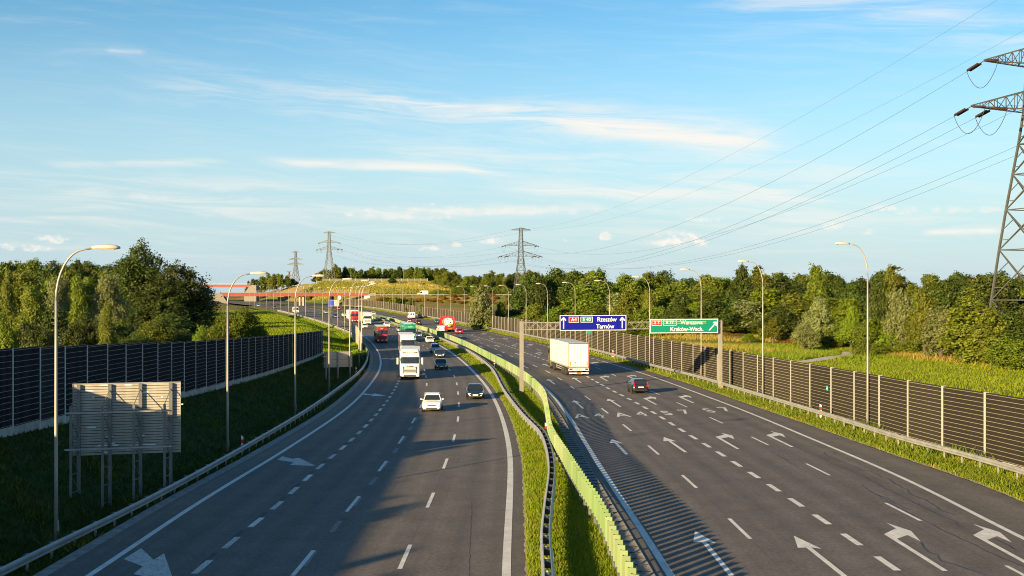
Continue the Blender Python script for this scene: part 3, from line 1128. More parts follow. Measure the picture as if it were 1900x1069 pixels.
seal([Z8(*p) for p in ((1680, 790), (1760, 830), (1830, 870), (1900, 890))], .04)
seal([Z8(*p) for p in ((30, 150), (120, 195), (190, 240), (240, 262))], .04)
seal([(870, 1069), (873, 1000), (876, 930)], .012)
# ------------------------------------------------------------------ noise barriers
def barrier_panel_meshes(L, H, nrail, wick, board, grid, wickm, wick_pitch=.11, railh=.035):
    b = MB().box(0.06, L - .06, -.06, .06, 0, H).mesh('panel', board)
    g = MB()
    for k in range(nrail):
        z = (k + .15) * (H - .06) / (nrail - .7)
        z = min(z, H - railh)
        g.box(.05, L - .05, -.105, -.062, z, z + railh)
        g.box(.05, L - .05, .062, .105, z, z + railh)
    if wick:
        x = .12
        while x < L - .1:
            g.box(x, x + .022, -.083, -.064, .02, H - .03, 1)
            g.box(x, x + .022, .064, .083, .02, H - .03, 1)
            x += wick_pitch
    return b, g.mesh('grille', [grid, wickm])


def barrier(name, label, f, y0, y1, step, zb, ht, meshes, L, H, postm, plinth=.3, postw=.16, plinthm=None, up=.04):
    root = thing(name, label, 'noise barrier', (f(y0), y0, 0))
    ox, oy = f(y0), y0
    pts = along(f, y0, y1, step)
    pm = MB().box(-postw / 2, postw / 2, -postw / 2 - .04, postw / 2 + .04, 0, 1).mesh('post', postm)
    pl = MB().box(0, L, -.09, .09, 0, 1).mesh('plinth', plinthm or M['concrete'])
    for i, (x, y) in enumerate(pts):
        z, h = float(zb(y)), float(ht(y))
        tx, ty = heading(f, y)
        a = math.atan2(ty, tx)
        put('post', pm, root, (x - ox, y - oy, z - .4), a, (1, 1, h + plinth + .4 + up))
        if i + 1 < len(pts):
            x2, y2 = pts[i + 1]
            d = math.hypot(x2 - x, y2 - y)
            a = math.atan2(y2 - y, x2 - x)
            p = put('panel', meshes[0], root, (x - ox, y - oy, z + plinth), a, (d / L, 1, h / H))
            g = put('grille', meshes[1], p)
            g['kind'] = 'stuff'
            put('plinth', pl, root, (x - ox, y - oy, z - .5), a, (d / L, 1, plinth + .49))
    return root


pr = barrier_panel_meshes(4.85, 4.0, 15, True, M['wallboard'], M['wallgrid'], M['wicker'])
barrier('noise_barrier', 'long dark brown noise barrier with pale posts along the right side of the motorway', WR, 34, 655, 4.85,
        lambda y: verge_z(WR(y), y) - .05, lambda y: np.interp(y, [60, 110, 300, 500], [3.85, 3.7, 3.6, 3.6]), pr, 4.85, 4.0, M['wallpost'], .22)
M['boardL'] = mat('barrier_board_shade', (0.014, 0.0135, 0.018), 0.9, var=0.3, scale=2.5, bump=.3, bscale=20)  # dark and bluish: shade on the left barrier put into the colour
pL = barrier_panel_meshes(4.0, 4.7, 14, True, M['boardL'], M['wallrail'], M['boardL'], .16, .03)
vary(M['boardL'], .35)
barrier('noise_barrier', 'dark noise barrier with pale posts on the shaded grass bank at the left', WL, 8, 191, 3.62,
        lambda y: bank_z(WL(y) + .05, y), lambda y: np.interp(y, [20, 61, 125, 190], [4.4, 4.25, 4.1, 3.5]), pL, 4.0, 4.7, M['post'], .45, .12)
WL2 = lambda Y: RAIL_L(Y) - .9
pp = barrier_panel_meshes(3.0, 3.0, 9, False, M['wallpale'], M['wallpale'], M['wallpale'])
barrier('noise_barrier', 'short pale noise barrier seen nearly edge-on behind the left guardrail in the distance', WL2, 203, 262, 3.0,
        lambda y: prof(y) - .45, lambda y: np.interp(y, [203, 240, 262], [3.1, 3.5, 3.5]), pp, 3.0, 3.0, M['wallpost'], .2, .14)
HILLB = lambda X: 850.0
M['hillboard'] = mat('barrier_board_green', (0.11, 0.115, 0.07), 0.8, var=.15)
ph = barrier_panel_meshes(4.8, 2.6, 5, False, M['hillboard'], M['hillboard'], M['hillboard'])


def hill_barrier(label, x0, x1, y0, y1):
    root = thing('noise_barrier', label, 'noise barrier', (x0, y0, 0))
    n = int((x1 - x0) / 4.8)
    pm = MB().box(-.12, .12, -.12, .12, 0, 1).mesh('post', M['wallpost'])
    for i in range(n + 1):
        x, y = x0 + (x1 - x0) * i / n, y0 + (y1 - y0) * i / n
        z = gzf(x, y)
        put('post', pm, root, (x - x0, y - y0, z - .3), 0, (1, 1, 3.3))
        if i < n:
            p = put('panel', ph[0], root, (x - x0, y - y0, z + .1), math.atan2(y1 - y0, x1 - x0))
            put('grille', ph[1], p)['kind'] = 'stuff'


hill_barrier('low pale noise barrier with white posts along the crest of the straw-coloured hill', -183, -62, 846, 838)

# ------------------------------------------------------------------ guardrails
WBEAM = [(0, .44), (.075, .49), (.075, .57), (0, .605), (.075, .64), (.075, .72), (0, .77), (-.03, .77), (.04, .715), (.04, .645), (-.03, .61), (.04, .565), (.04, .495), (-.03, .44)]


def sweep(path, sec, side=1, mi=0, mb=None, caps=True):
    """carry a cross-section (sideways, up) along a path of (x, y, z)"""
    mb = mb or MB()
    rings = []
    for i, (x, y, z) in enumerate(path):
        a, b = path[max(0, i - 1)], path[min(len(path) - 1, i + 1)]
        dx, dy = b[0] - a[0], b[1] - a[1]
        n = math.hypot(dx, dy)
        nx, ny = dy / n * side, -dx / n * side
        rings.append([(x + nx * o, y + ny * o, z + h) for o, h in sec])
    if side < 0:
        rings = [list(reversed(r)) for r in rings]
    return mb.loft(rings, mi, caps)


def path3(f, y0, y1, step, zf, off=0.0):
    out = []
    for x, y in along(f, y0, y1, step):
        tx, ty = heading(f, y)
        out.append((x + ty * off, y - tx * off, float(zf(x, y))))
    return out


def guardrail(label, f, y0, y1, zf, side, double=False, pitch=2.0):
    x0 = f(y0)
    root = thing('guardrail', label, 'guardrail', (0, 0, 0))
    off = .14
    sweep(path3(f, y0, y1, 2.0, zf, off * side), WBEAM, side).build('beam', M['galv'], root)
    if double:
        sweep(path3(f, y0, y1, 2.0, zf, -off * side), WBEAM, -side).build('beam', M['galv'], root)
    post = MB().box(-.03, .03, -.05, .05, -.5, .74).mesh('post', M['galv'])
    spacer = MB().box(-.13, .13, -.19, .19, .50, .73).mesh('spacer', M['rubberblack'])
    rest = MB()
    for i, (x, y) in enumerate(along(f, y0, y1, pitch)):
        z = float(zf(x, y))
        if i < 140:
            tx, ty = heading(f, y)
            a = math.atan2(-tx, ty)
            put('post', post, root, (x, y, z), a)
            if double or i < 60:
                put('spacer', spacer, root, (x, y, z), a)
        else:
            rest.box(x - .03, x + .03, y - .05, y + .05, z - .3, z + .74)
    if rest.f:
        rest.build('post', M['galv'], root)['kind'] = 'stuff'
    return root


guardrail('steel guardrail curving along the shaded left edge of the road', RAIL_L, 24, 520, lambda x, y: bank_z(x, y), 1)
guardrail('steel guardrail in front of the brown noise barrier at the right', RAIL_R, 30, 600, lambda x, y: verge_z(x, y) + .06, -1)
guardrail('double-sided guardrail with black spacers on the grass median', RAIL_M, 28, 425, lambda x, y: float(med_z(x, y)) - .02, -1, True, 1.9)

# ------------------------------------------------------------------ green anti-glare fence
def antiglare():
    root = thing('anti_glare_fence', 'green anti-glare fence of upright slats standing on the grass median', 'fence', (0, 0, 0))
    w, t = .135, .035
    s = MB()   # a U-shaped upright profile, open towards the far side
    s.box(-w, w, -t, 0, 0, .92)
    s.box(-w, -w + .03, 0, .11, 0, .92)
    s.box(w - .03, w, 0, .11, 0, .92)
    s.box(-w + .03, w - .03, .09, .11, 0, .90)
    meshes = [s.mesh('slat', M[k]) for k in ('slatA', 'slatB', 'slatC')]
    zf = lambda x, y: float(med_z(x, y))
    pts = along(FENCE, 31, 426, .80)
    seq = []
    while len(seq) < len(pts):
        n = len(seq)
        seq += random.choice([[0] * 7, [1] * 7, [0] * 14, [1] * 14, [0] * 10])
    seq[:44] = [0] * 16 + [1] * 22 + [0] * 6
    far = [MB(), MB(), MB()]
    for i, (x, y) in enumerate(pts):
        k = seq[i]
        if y > 388 or 205 < y < 209 or 232 < y < 238:  # short middle stretches: trucks' shade painted as dark slats; far end is dark green
            k = 2
        tx, ty = heading(FENCE, y)
        a = math.atan2(-tx, ty) - rad(20) + random.gauss(0, rad(4))
        z = zf(x, y) + .56
        if i < 296:
            put('slat', meshes[k], root, (x, y, z), a)
        else:
            c, sn = math.cos(a), math.sin(a)
            mb = far[k]
            vs = [(x + c * u - sn * v, y + sn * u + c * v, z + h) for h in (0, .92) for u, v in ((-w, -t), (w, -t), (w, .11), (-w, .11))]
            mb.add(vs, [(3, 2, 1, 0), (4, 5, 6, 7), (0, 1, 5, 4), (1, 2, 6, 5), (2, 3, 7, 6), (3, 0, 4, 7)])
    for k, mb in enumerate(far):
        if mb.f:
            mb.build('slat', M[('slatA', 'slatB', 'slatC')[k]], root)['kind'] = 'stuff'
    for o_ in (-.10, .10):
        sweep(path3(FENCE, 30, 426, 2.0, zf, o_), [(.025, .50), (.025, .56), (-.025, .56), (-.025, .50)], 1).build('rail', M['darkmetal'], root)
    pm = MB().box(-.06, .06, -.04, .04, -.4, .53).mesh('post', M['darkmetal'])
    for x, y in along(FENCE, 31.4, 424, 1.9)[:150]:
        tx, ty = heading(FENCE, y)
        put('post', pm, root, (x, y, zf(x, y)), math.atan2(-tx, ty))


antiglare()

# ------------------------------------------------------------------ bridges
def bridge(name, label, A, B, zt, girder, deckw, piers, rail_h=1.1, abut=True, lam=None):
    """girder bridge from plan point A to B (the edge nearest the camera), deck top at zt"""
    ax, ay = A
    bx, by = B
    L = math.hypot(bx - ax, by - ay)
    a = math.atan2(by - ay, bx - ax)
    root = thing(name, label, 'bridge', (ax, ay, 0), a)
    for k, v in enumerate((0.25, deckw - .75)):
        MB().box(0, L, v, v + .5, zt - .55 - girder, zt - .30).build('girder', M['bridge_red'], root)
    MB().box(-1, L + 1, 0, deckw, zt - .28, zt).build('deck', M['concrete'], root)
    MB().box(-1, L + 1, -.12, .10, zt - .45, zt + .05).build('cornice', M['kerb'], root)
    for v in (.05, deckw - .1):
        r = MB()
        r.box(-1, L + 1, v - .03, v + .03, zt + rail_h - .07, zt + rail_h)
        r.box(-1, L + 1, v - .02, v + .02, zt + .45, zt + .52)
        x = 0
        while x < L:
            r.box(x - .04, x + .04, v - .035, v + .035, zt + .14, zt + rail_h - .07)
            x += 2.0
        r.build('railing', M['gantry'], root)
    for t, zg in piers:
        for v in (2.2, deckw - 2.2):
            MB().tube([(L * t, v, zg - 1.0), (L * t, v, zt - .56 - girder)], .62, 12).build('pier', M['concrete'], root, smooth=False)
    for t, s in (((0.0, -1), (1.0, 1)) if abut else ()):
        x = L * t
        ab = MB()
        ab.prism([(x, zt - .3), (x + s * 5, zt - .3), (x + s * 5, 1.0), (x - s * 3.5, 1.0), (x - s * 3.5, zt - 6.5), (x - s * .8, zt - 1.2 - girder)], 'xz', .4, deckw - .4)
        ab.build('abutment', M['kerb'], root)
    return root


bridge('road_bridge', 'red girder bridge on round piers crossing over the motorway', (-163, 643), (-83, 655), 10.6, 1.55, 11.0, [(.53, 3.0), (.555, 3.0)])
bridge('road_bridge', 'farther red girder bridge with a pale railing beyond the left trees', (-300, 806), (-186, 808), 16.4, 1.3, 11.0,
       [(.30, 7.0), (.62, 7.0)])
# road on the right embankment: its edge rail
erail = MB()
EC = [(-78, 650), (-60, 640), (3, 607), (60, 555), (140, 496)]
p3 = []
for (x0, y0), (x1, y1) in zip(EC[:-1], EC[1:]):
    n = max(1, int(math.hypot(x1 - x0, y1 - y0) / 4))
    for k in range(n):
        x, y = x0 + (x1 - x0) * k / n, y0 + (y1 - y0) * k / n
        p3.append((x, y, gzf(x, y)))
er = thing('guardrail', 'distant guardrail along the top of the reddish embankment right of the bridge', 'guardrail')
sweep(p3, WBEAM, -1).build('beam', M['darkmetal'], er)
pm_ = MB().box(-.05, .05, -.05, .05, -.4, .74).mesh('post', M['galv'])
for x, y, z in p3:
    put('post', pm_, er, (x, y, z))

# ------------------------------------------------------------------ street lamps
ORD = ['nearest', 'second', 'third', 'fourth', 'fifth', 'sixth', 'seventh', 'eighth', 'ninth', 'tenth', 'eleventh', 'twelfth', 'thirteenth', 'fourteenth',
       'fifteenth', 'sixteenth', 'seventeenth', 'eighteenth', 'nineteenth', 'twentieth']


def lamp(label, x, y, z, H, dx, dy, group, reach=2.1, r=.088):
    """tapered pole that bends over into an arm, with a flat lamp head at its end"""
    root = thing('street_lamp', label, 'street lamp', (x, y, z), math.atan2(dy, dx), group)
    rb = H * .17
    zs = H - rb - .12
    MB().tube([(0, 0, -.3), (0, 0, zs * .33), (0, 0, zs * .66), (0, 0, zs)], [r, r * .86, r * .72, r * .6], 10).build('pole', M['lampgrey'], root, smooth=True)
    MB().tube([(0, 0, -.3), (0, 0, .06)], r * 1.5, 10).build('base_collar', M['concrete'], root)
    MB().box(r * .5, r + .015, -.05, .05, .7, 1.15).build('service_door', M['galv'], root)
    pts = []
    ex = reach - .95
    for k in range(9):
        t = k / 8 * math.pi / 2 * .97
        pts.append((ex * (1 - math.cos(t)), 0, zs + rb * math.sin(t)))
    pts.append((reach - .6, 0, zs + rb + .06))
    MB().tube(pts, [r * .6 - (r * .6 - .035) * k / 9 for k in range(10)], 8).build('arm', M['lampgrey'], root, smooth=True)
    zh = zs + rb + .07
    secs = []
    for u, w, h0, h1 in ((-.72, .05, -.04, .05), (-.55, .11, -.05, .10), (-.1, .165, -.06, .145), (.22, .15, -.06, .12), (.40, .05, -.03, .05)):
        secs.append([(reach + u, sx * w, zh + h) for sx, h in ((-1, 0), (-.8, h1 * .7), (0, h1), (.8, h1 * .7), (1, 0), (.7, h0), (-.7, h0))])
    hd = MB().loft(secs).build('lamp_head', M['lamphead'], root, smooth=True)
    MB().box(reach - .40, reach + .18, -.12, .12, zh - .085, zh - .045).build('lens', M['lampglass'], hd)
    return root


LAMPL = lambda Y: RAIL_L(Y) - np.interp(Y, [40, 80, 200, 320], [1.0, .9, .8, .8])
lampsL = [(46.5, 12.3), (72.0, 11.7), (95.2, 11.9), (117.5, 11.9), (139, 12), (160, 12), (181, 12)]
Y = 203.0
while Y < 330:
    lampsL.append((Y, 12.0))
    Y += 22.5
while Y < 640:
    lampsL.append((Y, 12.0))
    Y += 27
for i, (y, H) in enumerate(lampsL):
    x = LAMPL(y)
    z = float(bank_z(x, y))
    tx, ty = heading(LAMPL, y)
    o = ORD[i] if i < len(ORD) else None
    lab = ('nearest street lamp of the left row, a tall pole beside the big sign back' if i == 0 else
           '%s lamp from the camera in the row along the left guardrail' % o if o else 'distant street lamp far along the left row')
    lamp(lab, x, y, z, H, ty, -tx + .25, 'street lamps along the left guardrail')
LAMPR = lambda Y: WR(Y) - .28
lampsR = [(84.0, 13.6), (109, 13.0), (131.5, 12.7), (156, 12.2), (183, 12), (212, 12), (239, 12), (263, 12)]
Y = 287
while Y < 560:
    lampsR.append((Y, 12))
    Y += 24
for i, (y, H) in enumerate(lampsR):
    x = LAMPR(y)
    tx, ty = heading(LAMPR, y)
    o = ORD[i]
    lab = ('nearest street lamp of the right row, a pale pole before the brown noise barrier' if i == 0 else
           '%s lamp from the camera in the row along the right noise barrier' % o)
    lamp(lab, x, y, float(verge_z(x, y)), H, -ty, tx - .05, 'street lamps along the right noise barrier')

# small lamps far off on the embankment road and the upper bridge
far_lamps = [(1009, 612, 10), (1018, 606, 10), (1128, 560, 10), (1081, 575, 10), (946, 600, 10)]
for i, px in enumerate((708, 742, 812, 943, 1017, 1085, 1129)):
    d = 640 - (px - 700) * .22
    x = (px - CX) / F * d
    lamp('small street lamp far off on the road above the right embankment', x, d + 6, gzf(x, d + 6), 9.0, -.6, -.8, 'distant lamps on the embankment road', 1.6, .08)
for i, px in enumerate((371, 414, 478, 486, 651, 749)):
    d = 830
    x = (px - CX) / F * d
    zz = 16.4 if px < 470 else gzf(x, d)
    lamp('slender street lamp far off on the upper road by the second red bridge', x, d - 15 if px < 470 else d, zz, 12.0, .9, -.4, 'distant lamps on the upper road', 1.8, .10)

# ------------------------------------------------------------------ gantry with the two direction signs
def lettering(parent, s, x, z, size, m, y=-.075, sx=1.0):
    o = put('lettering', text_mesh(s, size, m), parent, (x, y, z))
    o.rotation_euler = (rad(90), 0, 0)
    o.scale = (sx, 1, 1)
    return o


def plate(parent, name, x0, x1, z0, z1, y, m, border=None, bw=.05):
    o = MB().box(x0, x1, y - .012, y, z0, z1).build(name, m, parent)
    if border:
        b = MB()
        yy = y - .015
        for a0, a1, c0, c1 in ((x0, x1, z0, z0 + bw), (x0, x1, z1 - bw, z1), (x0, x0 + bw, z0 + bw, z1 - bw), (x1 - bw, x1, z0 + bw, z1 - bw)):
            b.box(a0, a1, yy - .004, yy + .002, c0, c1)
        b.build('border', border, o)
    return o


def sign_panel(W, H, label, m, loc, a):
    root = thing('direction_sign', label, 'road sign', loc, a)
    MB().box(0, W, -.05, .02, 0, H).build('sign_face', m, root)
    b = MB()
    bw = .07
    for a0, a1, c0, c1 in ((.01, W - .01, .01, bw), (.01, W - .01, H - bw, H - .01), (.01, bw, bw, H - bw), (W - bw, W - .01, bw, H - bw)):
        b.box(a0, a1, -.056, -.045, c0, c1)
    b.build('border', M['white'], root)
    MB().box(.2, W - .2, .02, .10, H * .2, H * .25).box(.2, W - .2, .02, .10, H * .75, H * .8).build('stiffener', M['galv'], root)
    return root


def arrow_shape(parent, x, z, L, ang, w=.11, hw=.25):
    pts = [(-w / 2, 0), (w / 2, 0), (w / 2, L - .28), (hw, L - .42), (hw, L - .24), (0, L), (-hw, L - .24), (-hw, L - .42), (-w / 2, L - .28)]
    c, s = math.cos(ang), math.sin(ang)
    mb = MB().poly([(x + u * c + v * s, -.060, z - u * s + v * c) for u, v in pts])
    return mb.build('arrow', M['white'], parent)


GX0, GY0, GX1, GY1 = .95, 113.5, 21.5, 118.0
ga = math.atan2(GY1 - GY0, GX1 - GX0)
GL = math.hypot(GX1 - GX0, GY1 - GY0)
gan = thing('sign_gantry', 'grey steel gantry with lattice beam spanning the right carriageway', 'gantry', (GX0, GY0, 0), ga)
for x, zt, z0 in ((0, 7.25, .05), (GL, 7.25, .1)):
    MB().box(x - .17, x + .17, -.17, .17, z0 - .3, zt).build('post', M['gantry'], gan)
    MB().box(x - .32, x + .32, -.32, .32, z0 - .2, z0 + .06).build('base_plate', M['galv'], gan)
ZT0, ZT1 = 6.42, 7.12
for z in (ZT0, ZT1):
    for v in (-.28, .28):
        MB().box(.17, GL - .17, v - .035, v + .035, z - .035, z + .035).build('chord', M['gantry'], gan)
br = MB()
n = 34
for k in range(n):
    x0, x1 = .2 + (GL - .4) * k / n, .2 + (GL - .4) * (k + 1) / n
    for v in (-.28, .28):
        br.bar((x0, v, ZT0 if k % 2 else ZT1), (x1, v, ZT1 if k % 2 else ZT0), .04)
    br.bar((x0, -.28, ZT1), (x0, .28, ZT1), .035)
    br.bar((x0, -.28, ZT0), (x0, .28, ZT0), .035)
br.build('bracing', M['gantry'], gan)


def on_gantry(u, v, z):
    return (GX0 + u * math.cos(ga) - v * math.sin(ga), GY0 + u * math.sin(ga) + v * math.cos(ga), z)


bs = sign_panel(6.95, 1.55, 'blue motorway sign reading A4 E 40 Rzeszow Tarnow with two white arrows', M['blue'], on_gantry(3.78, -.45, 6.30), ga)
arrow_shape(bs, .40, .22, 1.16, 0)
arrow_shape(bs, 6.52, .22, 1.14, 0)
pl_ = plate(bs, 'route_plate', .94, 1.98, .82, 1.38, -.052, M['red'], M['white'], .035)
lettering(pl_, 'A4', 1.46, 1.10, .50, M['white'])
pl_ = plate(bs, 'route_plate', 2.16, 3.42, .82, 1.38, -.052, M['green'], M['white'], .035)
lettering(pl_, 'E 40', 2.79, 1.10, .48, M['white'])
lettering(bs, 'Rzeszów', 4.90, 1.10, .62, M['white'], -.062, .92)
lettering(bs, 'Tarnów', 4.72, .40, .62, M['white'], -.062, .95)
gs = sign_panel(7.35, 1.46, 'green motorway sign reading S7 E 77 Warszawa struck out over Krakow-Wsch.', M['green'], on_gantry(13.25, -.45, 5.97), ga)
pl_ = plate(gs, 'route_plate', .18, 1.25, .80, 1.36, -.052, M['red'], M['white'], .035)
lettering(pl_, 'S 7', .72, 1.08, .48, M['white'])
pl_ = plate(gs, 'route_plate', 1.42, 2.82, .80, 1.36, -.052, M['green'], M['white'], .035)
lettering(pl_, 'E 77', 2.12, 1.08, .46, M['white'])
lettering(gs, 'Warszawa', 4.45, 1.08, .58, M['white'], -.062, .98)
lettering(gs, 'Kraków-Wsch.', 3.95, .40, .60, M['white'], -.062, .98)
for z in (1.19, 1.02):
    MB().box(.20, 6.05, -.084, -.079, z - .025, z + .025).build('strike_tape', M['orange'], gs)
arrow_shape(gs, 6.36, .28, 1.22, rad(45))

# ------------------------------------------------------------------ backs of the signs facing the oncoming traffic
def sign_back(label, A, B, z0, z1, npost, plank, lattice=True):
    (ax, ay), (bx, by) = A, B
    L = math.hypot(bx - ax, by - ay)
    a = math.atan2(by - ay, bx - ax)
    root = thing('direction_sign', label, 'road sign', (ax, ay, 0), a)
    n = int(round((z1 - z0) / plank))
    h = (z1 - z0) / n
    pm = MB()
    pm.box(0, L, .0, .03, .014, h - .014)
    me = pm.mesh('plank', M['alu'])
    for k in range(n):
        put('plank', me, root, (0, 0, z0 + k * h))
    MB().box(.01, L - .01, .032, .045, z0, z1).build('sign_face', M['gap'], root)
    cap = MB().box(-.03, 0, -.03, .07, z0, z1).box(L, L + .03, -.03, .07, z0, z1).box(-.03, L + .03, -.03, .07, z1, z1 + .03)
    cap.build('frame', M['galv'], root)
    for k in range(npost):
        t = (.05 + .86 * k / (npost - 1)) * L if npost > 1 else L / 2
        wx, wy = ax + math.cos(a) * t, ay + math.sin(a) * t
        zg = float(bank_z(wx, wy)) - .3
        MB().box(t - .085, t + .085, -.16, -.03, zg, z1 - .02).build('post', M['darkmetal'], root)
        if lattice:
            MB().box(t - .06 - .28, t + .06 - .28, -1.10, -.98, zg, z0 + (z1 - z0) * .72).build('post', M['darkmetal'], root)
            lb = MB()
            z = zg + .5
            while z + .9 < z0 + (z1 - z0) * .72:
                lb.bar((t, -.14, z), (t - .28, -.98, z + .9), .022)
                lb.bar((t - .28, -.98, z), (t, -.14, z), .03)
                z += .9
            lb.bar((t, -.14, z1 - .3), (t - .28, -.98, z0 + (z1 - z0) * .72), .03)
            lb.build('brace', M['darkmetal'], root)
    for z in ((z0 + (z1 - z0) * .63, z0 + (z1 - z0) * .13) if lattice else (z0 + .5, z1 - .5)):
        y = -1.13 if lattice else -.17
        MB().box(-.3, L - .4, y - .05, y, z - .04, z + .04).build('cross_rail', M['galv'], root)
    return root


big = sign_back('large grey back of a direction sign on lattice posts in the left ditch', (-22.0, 57.3), (-17.05, 58.7), 1.85, 5.45, 4, .14)
# flaking white patches on the sheet
fl = MB()
for x, z, w, h in ((.6, 3.25, .5, .06), (.55, 5.1, .4, .05), (1.5, 2.75, .4, .07), (1.0, 2.3, 1.2, .07), (1.5, 2.42, .5, .05), (3.0, 2.75, .42, .07), (2.6, 2.28, 1.4, .06), (3.0, 2.4, .2, .05),
                   (1.3, 1.95, .55, .07), (1.2, 5.35, .5, .05), (2.4, 5.35, .4, .05), (3.3, 4.95, .3, .07), (.9, 4.75, .08, .06), (5.1, 4.3, .2, .05), (4.2, 4.7, .1, .05)):
    fl.poly([(x, -.004, z), (x + w * .9, -.004, z - .01), (x + w, -.004, z + h * .8), (x + w * .6, -.004, z + h), (x + w * .2, -.004, z + h * .9)])
fl.build('flaking_patch', M['white'], big)['kind'] = 'stuff'
xA, xB = RAIL_L(141) - 3.3, RAIL_L(141) - .4
sign_back('smaller grey back of a sign behind the left guardrail in the distance', (xA - .6, 139.5), (xB - .4, 141.5), .95, 2.85, 3, .45, False)

# small signs, delineators
def delineator(label, x, y, z, s=1.0):
    r = thing('delineator', label, 'marker post', (x, y, z), 0, 'red and white marker posts')
    MB().prism([(-.06, 0), (.06, 0), (.06, 1.0), (-.06, 1.1)], 'xz', -.05, .05).build('post_body', M['white'], r)
    MB().box(-.066, .066, -.056, .056, .62, .86).build('red_band', M['red'], r)


x, y = RAIL_L(73.5) - .35, 73.5
delineator('red and white marker post behind the shaded left guardrail', x, y, float(bank_z(x, y)) + .1)
delineator('red and white marker post on the median beside the black spacers', RAIL_M(78) + .45, 78, .10)
delineator('red and white marker post before the brown noise barrier near the nearest right lamp', RAIL_R(90) + .35, 90, .22)
delineator('tiny red and white marker post far along the right guardrail by the gantry', RAIL_R(176) + .35, 176, .22)
delineator('tiny red and white marker post on the median beyond the gantry', FENCE(152) - .5, 152, .12)
delineator('pale marker post behind the left guardrail near the smaller sign back', RAIL_L(143) - .35, 143, float(bank_z(RAIL_L(143) - .35, 143)) + .05)


def small_sign(label, x, y, z, w, h, H, m, txt=None):
    r = thing('small_sign', label, 'road sign', (x, y, z), 0)
    MB().box(-.04, .04, -.04, .04, -.3, H).build('post', M['galv'], r)
    MB().box(-w / 2, w / 2, -.075, -.045, H - h, H).build('plate', m, r)
    if txt:
        lettering(r, txt, 0, H - h / 2, h * .5, M['white'], -.082)


x = RAIL_R(196) + .5
small_sign('small green sign on a post before the brown noise barrier under the blue sign', x, 196, .1, .75, .6, 3.6, M['green'])
x, y = WR(92.5) - .2, 92.5
r = thing('distance_plate', 'small turquoise plate fixed to the brown noise barrier', 'sign', (x, y, 2.35), math.atan2(heading(WR, y)[1], heading(WR, y)[0]))
MB().box(-.18, .18, .0, .02, -.18, .18).build('plate', mat('turquoise', (.05, .45, .45), .4), r)
MB().box(-.03, .15, .02, .026, -.10, .02).build('plate_mark', M['white'], r)
small_sign('tiny blue sign on a post seen under the red bridge', -104, 660, prof(660), 2.2, 2.4, 5.2, M['blue'])
small_sign('tiny pale blue sign on a post just right of the bridge pier', -98, 648, prof(650), 1.6, 2.0, 5.6, M['white'])
small_sign('pale square sign at the right end of the red bridge', -82, 646, 4.0, 3.0, 2.6, 4.8, T_CREAM)

# ------------------------------------------------------------------ pylons and wires
def lattice_leg_set(mb, secs, w, brace, sub=False):
    """square tower through sections (z, half width); X-braced faces"""
    cs = lambda z, h: [(-h, -h, z), (h, -h, z), (h, h, z), (-h, h, z)]
    for (z0, h0), (z1, h1) in zip(secs[:-1], secs[1:]):
        a, b = cs(z0, h0), cs(z1, h1)
        for k in range(4):
            k2 = (k + 1) % 4
            mb.bar(a[k], b[k], w)
            mb.bar(a[k], b[k2], brace)
            mb.bar(a[k2], b[k], brace)
            mb.bar(b[k], b[k2], brace)
            if sub:
                ma = [(a[k][i] + b[k][i]) / 2 for i in range(3)]
                c = [(a[k][i] + a[k2][i] + b[k][i] + b[k2][i]) / 4 for i in range(3)]
                mb.bar(ma, [(ma[i] + c[i]) / 2 + ((b[k][i] - a[k][i]) * .25) for i in range(3)], brace * .7)
                mb.bar([a[k][i] * .75 + b[k][i] * .25 for i in range(3)], [(a[k][i] * .75 + b[k2][i] * .25) for i in range(3)], brace * .7)


ARMS = [(34.2, 4.4, 1.0, .64), (27.6, 7.1, 1.9, .86), (23.1, 8.7, 2.1, 1.05)]


def pylon(label, x, y, z, s, rot, thick=1.0, detail=True):
    root = thing('electricity_pylon', label, 'pylon', (x, y, z), rot, None, (s, s, s))
    t = MB()
    lattice_leg_set(t, [(-6, 4.3), (-1, 3.65), (4.5, 3.1), (9.5, 2.6), (13.5, 2.15), (17.0, 1.72), (20.0, 1.35), (22.9, 1.05)], .20 * thick, .10 * thick, detail)
    t.build('tower_base', M['steel'], root)
    t = MB()
    lattice_leg_set(t, [(22.9, 1.05), (24.6, .98), (26.2, .92), (27.8, .86), (29.6, .80), (31.4, .74), (33.0, .69), (34.2, .64), (35.2, .5)], .15 * thick, .08 * thick)
    t.build('tower_body', M['steel'], root)
    tips = []
    for zc, hw, dp, bw in ARMS:
        for sd in (-1, 1):
            m = MB()
            top = (zc + dp) if zc < 30 else zc + .9
            n = 6
            for v in (-bw, bw):
                m.bar((sd * bw, v, zc), (sd * hw, 0, zc), .12 * thick)
                m.bar((sd * bw, v, top), (sd * hw, 0, zc + .08), .12 * thick)
                for k in range(n):
                    f0, f1 = k / n, (k + 1) / n
                    b0 = (sd * (bw + (hw - bw) * f0), v * (1 - f0), zc)
                    u0 = (sd * (bw + (hw - bw) * f0), v * (1 - f0), top + (zc + .08 - top) * f0)
                    b1 = (sd * (bw + (hw - bw) * f1), v * (1 - f1), zc)
                    u1 = (sd * (bw + (hw - bw) * f1), v * (1 - f1), top + (zc + .08 - top) * f1)
                    m.bar(b0, u0, .06 * thick)
                    m.bar(*((b0, u1) if k % 2 else (u0, b1)), .06 * thick)
            for k in range(1, n):
                f0 = k / n
                m.bar((sd * (bw + (hw - bw) * f0), -bw * (1 - f0), zc), (sd * (bw + (hw - bw) * f0), bw * (1 - f0), zc), .05 * thick)
            m.build('cross_arm', M['steel'], root)
    return root


